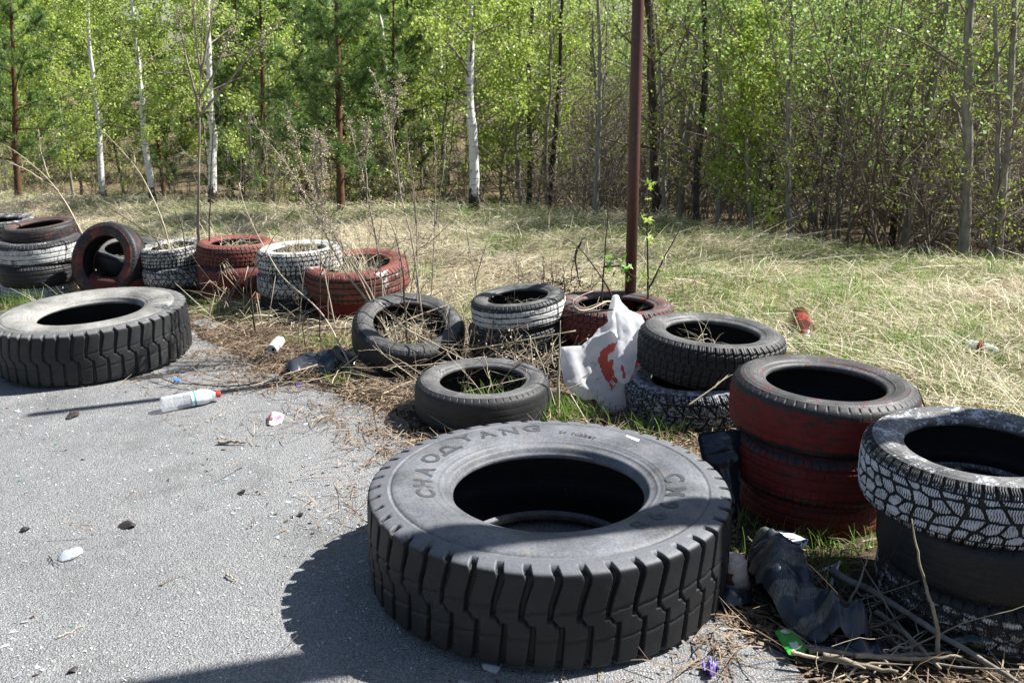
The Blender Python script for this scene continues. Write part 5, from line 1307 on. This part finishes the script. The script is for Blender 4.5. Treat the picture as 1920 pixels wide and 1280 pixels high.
# twigs reaching over the tyres in the middle
for i, st in enumerate([[(1360, 740, 4.0), (1080, 620, 4.5), (860, 660, 4.5), (730, 610, 4.9)][1:], [(740, 605, 4.8), (900, 690, 4.3), (1078, 740, 4.1)], [(1150, 580, 4.35), (1000, 600, 4.45), (905, 640, 4.5)], [(1045, 775, 4.0), (1020, 690, 4.15), (998, 640, 4.3)], [(640, 690, 4.7), (760, 600, 4.9), (870, 560, 5.1)],
                        [(900, 770, 3.95), (960, 690, 4.1), (1010, 640, 4.3)], [(1290, 760, 3.75), (1340, 725, 3.8), (1380, 690, 3.9)], [(1070, 740, 4.0), (1100, 790, 3.9), (1130, 830, 3.8)]]):
    A = Acc(); p = path_px(st); g0 = float(gz(p[0, 0], p[0, 1])); q = smooth_path(p); rr_ = np.random.default_rng(600 + i)
    A.add(*tube(q, np.linspace(.004, .0015, 26), 6))
    for k in (6, 11, 15, 19, 22): A.add(*tube(bend(q[k], unit(unit(q[k + 1] - q[k]) + rr_.normal(size=3) * .5), rr_.uniform(.05, .2), 5, rr_, .15), np.linspace(.0018, .0007, 6), 4, False))
    o = q[0].copy(); A.v = [v - o for v in A.v]; ob = A.build('bare_twig', [M_STEM, M_PALE, M_DARKS][i % 3]); ob.location = o
    tag(ob, 'bare twig leaning over the tyres between the leaning tyre and the white bag', 'twig', 'twigs leaning over the middle tyres')
rr_ = np.random.default_rng(650)
for i in range(46):
    u, v = rr_.uniform(680, 1070), rr_.uniform(590, 735); d0 = 4.95 - (v - 600) / 120 * .75; a = rr_.uniform(0, 6.28); l = rr_.uniform(50, 150)
    st = [(u - l * math.cos(a), v - .5 * l * math.sin(a), d0), (u, v + rr_.normal() * 8, d0 - .05), (u + l * math.cos(a), v + .5 * l * math.sin(a), d0 + .05)]
    A = Acc(); q = smooth_path(path_px(st)); q[:, 2] = np.maximum(q[:, 2], gz(q[:, 0], q[:, 1]) + .01)
    A.add(*tube(q, np.linspace(rr_.uniform(.0018, .0038), .001, 26), 5))
    for k in (5, 9, 13, 17, 20, 23): A.add(*tube(bend(q[k], unit(unit(q[k + 1] - q[k]) + rr_.normal(size=3) * .6), rr_.uniform(.04, .16), 5, rr_, .2), np.linspace(.0015, .0006, 6), 4, False))
    o = q[0].copy(); A.v = [w_ - o for w_ in A.v]; ob = A.build('bare_twig', [M_STEM, M_PALE, M_DARKS][i % 3]); ob.location = o
    tag(ob, 'bare twig leaning over the tyres between the leaning tyre and the white bag', 'twig', 'twigs leaning over the middle tyres')
# heap of dead stems between the flat black tyre and the white bag; black seed heads by the pole
def heap(name, c, n, rad, hgt, ln, mat, label, cat, seed, smat=None, sz=.006):
    rg = np.random.default_rng(seed); A = Acc(); S_ = Acc(); c = np.array(c)
    for i in range(n):
        b = rg.normal(size=3) * [rad, rad * .6, 0]; b[2] = rg.uniform(0, hgt * .5); d = unit(rg.normal(size=3) * [1, 1, .6] + [0, 0, .35])
        p = bend(b, d, ln * rg.uniform(.4, 1.1), 5, rg, .18, .12); A.add(*tube(p, np.linspace(rg.uniform(.0015, .0035), .0008, 6), 4, False))
        if smat: leaves(S_, p[rg.integers(2, 6, 14)] + rg.normal(size=(14, 3)) * .008, sz, rg)
        else: leaves(S_, p[rg.integers(2, 6, 4)] + rg.normal(size=(4, 3)) * .01, .012, rg)
    e = empty(name, c); tag(e, label, cat)
    A.build('stem', mat, e); S_.build('seed_sprays', smat or M_SEED, e, smooth=False); return e
p = at(985, 735); heap('stem_heap', (p.x, p.y + .12, p.z), 170, .13, .30, .26, M_STEM, 'heap of dead grey stems tangled between the flat black tyre and the white bag', 'heap', 701)
p = at(960, 700); heap('stem_heap', (p.x, p.y + .05, p.z + .02), 110, .13, .30, .26, M_DARKS, 'dark tangle of dead stems in front of the white-sided tyre', 'heap', 702)
p = at(1040, 560, .26); heap('dead_plant', (p.x + .02, p.y + .25, p.z - .06), 80, .11, .18, .22, M_DARKS, 'dead plant with blackened seed heads beside the rusty pole', 'plant', 703, M_BSEED, .010)
p = at(1290, 560); heap('stem_heap', (p.x, p.y, p.z), 60, .20, .12, .35, M_STEM, 'grey brushwood lying right of the rusty pole', 'heap', 704)
p = at(800, 480); heap('stem_heap', (p.x, p.y, p.z), 110, .35, .16, .45, M_STEM, 'low heap of brushwood on the bank behind the leaning black tyre', 'heap', 705)
p = at(150, 395); heap('stem_heap', (p.x, p.y, p.z), 120, .5, .22, .6, M_STEM, 'grey heap of brushwood on the bank at the left', 'heap', 706)
p = at(215, 545); heap('dead_plant', (p.x, p.y - .05, p.z), 26, .06, .2, .26, M_STEM, 'dry branching plant in front of the hole of the standing tyre', 'plant', 707)
# dry tufts that grow out of the tyres
def tuft(key, n, ln, label, seed, mat=None, spread=.5, off=(0, 0)):
    rg = np.random.default_rng(seed); e0 = TYRES[key]; R = e0.scale[0]; c = np.array(e0.location) + [off[0], off[1], 0]; a = rg.uniform(0, 6.28, n); r = R * spread * rg.random(n) ** .5
    A = Acc(); P = []
    x = c[0] + r * np.cos(a); y = c[1] + r * np.sin(a)
    global gz
    keep_ = gz; z0 = c[2] - .05
    gz = lambda x, y: np.full(np.shape(x), z0 - .2)
    blades(A, x, y, np.full(n, z0), rg.uniform(0, 6.28, n), rg.uniform(.6, 1.5, n), rg.uniform(.6, 1.2, n) * ln, rg.uniform(.002, .0045, n), rg.uniform(.6, 2.6, n), rg, 5)
    gz = keep_
    o = np.array([c[0], c[1], z0]); A.v = [v - o for v in A.v]; ob = A.build('grass_tuft', mat or M_STRAW, smooth=False); ob.location = o
    return tag(ob, label, 'grass tuft')
tuft('H3', 260, .32, 'dry grass tuft growing out of the white tyre beside the bright red one', 801)
tuft('I2', 190, .34, 'dry grass tuft spilling out of the bright red tyre', 802, spread=.38, off=(-.02, .04))
tuft('F3', 120, .27, 'dry grass tuft in the white tyre with the tall stem', 803)
tuft('G3', 140, .26, 'dry grass tuft in the dusty red tyre', 804)
tuft('L3', 40, .16, 'dry grass in the tyre with white tread and black wall', 805)
tuft('N2', 26, .26, 'few dry stems hanging inside the black tyre right of the white bag', 806, spread=.25, off=(-.03, .05))
tuft('M2', 40, .20, 'pale stems standing inside the red and black tyre', 807)
tuft('J', 90, .26, 'dry stems growing inside the leaning black tyre', 808)
tuft('D3', 30, .16, 'dry stalks in the tyre stack at the left edge', 809)
# broken straws in front of the far stacks
S = Acc(); rg = np.random.default_rng(900)
for i in range(42):
    u, v = rg.uniform(385, 500), rg.uniform(560, 625); b = np.array(at(u, v)); l = rg.uniform(.12, .38); el = rg.uniform(.4, 1.5); az = rg.uniform(0, 6.28)
    d = np.array([math.cos(az) * math.cos(el), math.sin(az) * math.cos(el), math.sin(el)]); p = [b, b + d * l]
    if rg.random() < .35: p.append(p[1] + unit(rg.normal(size=3) * [1, 1, .6]) * l * .4)
    q = np.array(p); A = Acc(); A.add(*tube(q - b, np.linspace(rg.uniform(.002, .004), .0015, len(q)), 5)); ob = A.build('broken_straw', M_PALE if i % 3 else M_STEM); ob.location = b
    tag(ob, 'broken dry stalk standing before the far red and white stacks', 'stalk', 'broken stalks before the far stacks')

# ------------------------------------------------------------------ broken glass and grit
M_GLASS = m_clear('clear_glass', (.58, .62, .66), .35, .12)
M_GGRN = m_clear('green_glass', (.04, .30, .10), .75, .1)
M_GBRN = m_clear('brown_glass', (.07, .025, .015), .85, .15)
M_GRIT = simple_mat('pale_grit', (.58, .57, .54), (.34, .33, .31), .7, .3, 60, .1)
def on_asphalt(n, seed, near=False):
    rg = np.random.default_rng(seed); out = []
    while len(out) < n:
        u, v = rg.uniform(-30, 1450), 1300 - 640 * rg.random() ** (1.5 if near else 1.0)
        p = at(u, v)
        if inside(np.array([p.x]), np.array([p.y]), poly)[0] and (p.x - AC.x) ** 2 + (p.y - AC.y) ** 2 > .32 and NZ2(p.x * 2.2 + 9, p.y * 2.2) > .30 + rg.random() * .45: out.append(p)
    return out
def shard(seed, s):
    rg = np.random.default_rng(seed); k = rg.integers(4, 7); a = np.sort(rg.uniform(0, 6.28, k)); r = s * rg.uniform(.5, 1.15, k)
    top = np.column_stack([r * np.cos(a), r * np.sin(a) * .75, .0022 + .12 * s * rg.random(k)]); bot = top - [0, 0, .002]
    A = Acc(); A.add(np.concatenate([top, bot]), t=[(0, i, i + 1) for i in range(1, k - 1)] + [(k, k + i + 1, k + i) for i in range(1, k - 1)], q=[(i, k + i, k + (i + 1) % k, (i + 1) % k) for i in range(k)])
    return A
SH = [shard(1000 + i, 1.).mesh('glass_shard', M_GLASS, False) for i in range(10)]
rg = np.random.default_rng(1100)
def scatter_shards(n, mat, lo, hi, label, group, seed):
    for i, p in enumerate(on_asphalt(n, seed)):
        o = link(bpy.data.objects.new('glass_shard', SH[int(rg.integers(10))])); set_mat(o, mat); s = rg.uniform(lo, hi)
        o.location = (p.x, p.y, p.z + .001); o.scale = (s, s, s); o.rotation_euler = (rg.normal() * .12, rg.normal() * .12, rg.uniform(0, 6.28)); tag(o, label, 'glass shard', group)
scatter_shards(190, M_GLASS, .007, .02, 'shard of clear broken glass on the asphalt', 'clear glass shards on the asphalt', 1)
scatter_shards(24, M_GGRN, .006, .013, 'shard of green broken glass on the asphalt', 'green glass shards on the asphalt', 2)
scatter_shards(80, M_GBRN, .006, .014, 'shard of dark brown glass on the asphalt', 'brown glass shards on the asphalt', 3)
g1, g2 = Acc(), Acc()
rgg = np.random.default_rng(1200); n = 26000
y = .9 + 5 * rgg.random(n) ** 1.3; x = rgg.uniform(-1, .9, n) * view_x(y); m = inside(x, y, poly) & (rgg.random(n) < .25 + .9 * NZ.fbm(x * 2.4, y * 2.4, 3)); x, y = x[m], y[m]; n = len(x)
c = np.column_stack([x, y, gz(x, y) + .002]); s = (rgg.uniform(.0012, .0052, n))[:, None]
a = rgg.uniform(0, 6.28, n); d = np.column_stack([np.cos(a), np.sin(a), rgg.normal(size=n) * .35]); b = np.column_stack([-np.sin(a), np.cos(a), rgg.normal(size=n) * .35])
V = np.stack([c - d * s, c - b * s * .7 + [0, 0, .001], c + d * s * .9, c + b * s * .6 + [0, 0, .001]], 1)
h = n * 6 // 10
g1.add(V[:h].reshape(-1, 3), np.arange(4 * h).reshape(-1, 4)); g2.add(V[h:].reshape(-1, 3), np.arange(4 * (n - h)).reshape(-1, 4))
o = g1.build('glass_crumbs', M_GLASS, smooth=False); tag(o, kind='stuff')
o = g2.build('grit', M_GRIT, smooth=False); tag(o, kind='stuff')
for o in list(scene.objects):
    if o.type == 'MESH' and o.parent is None and 'kind' not in o and 'label' not in o: print('UNTAGGED', o.name)
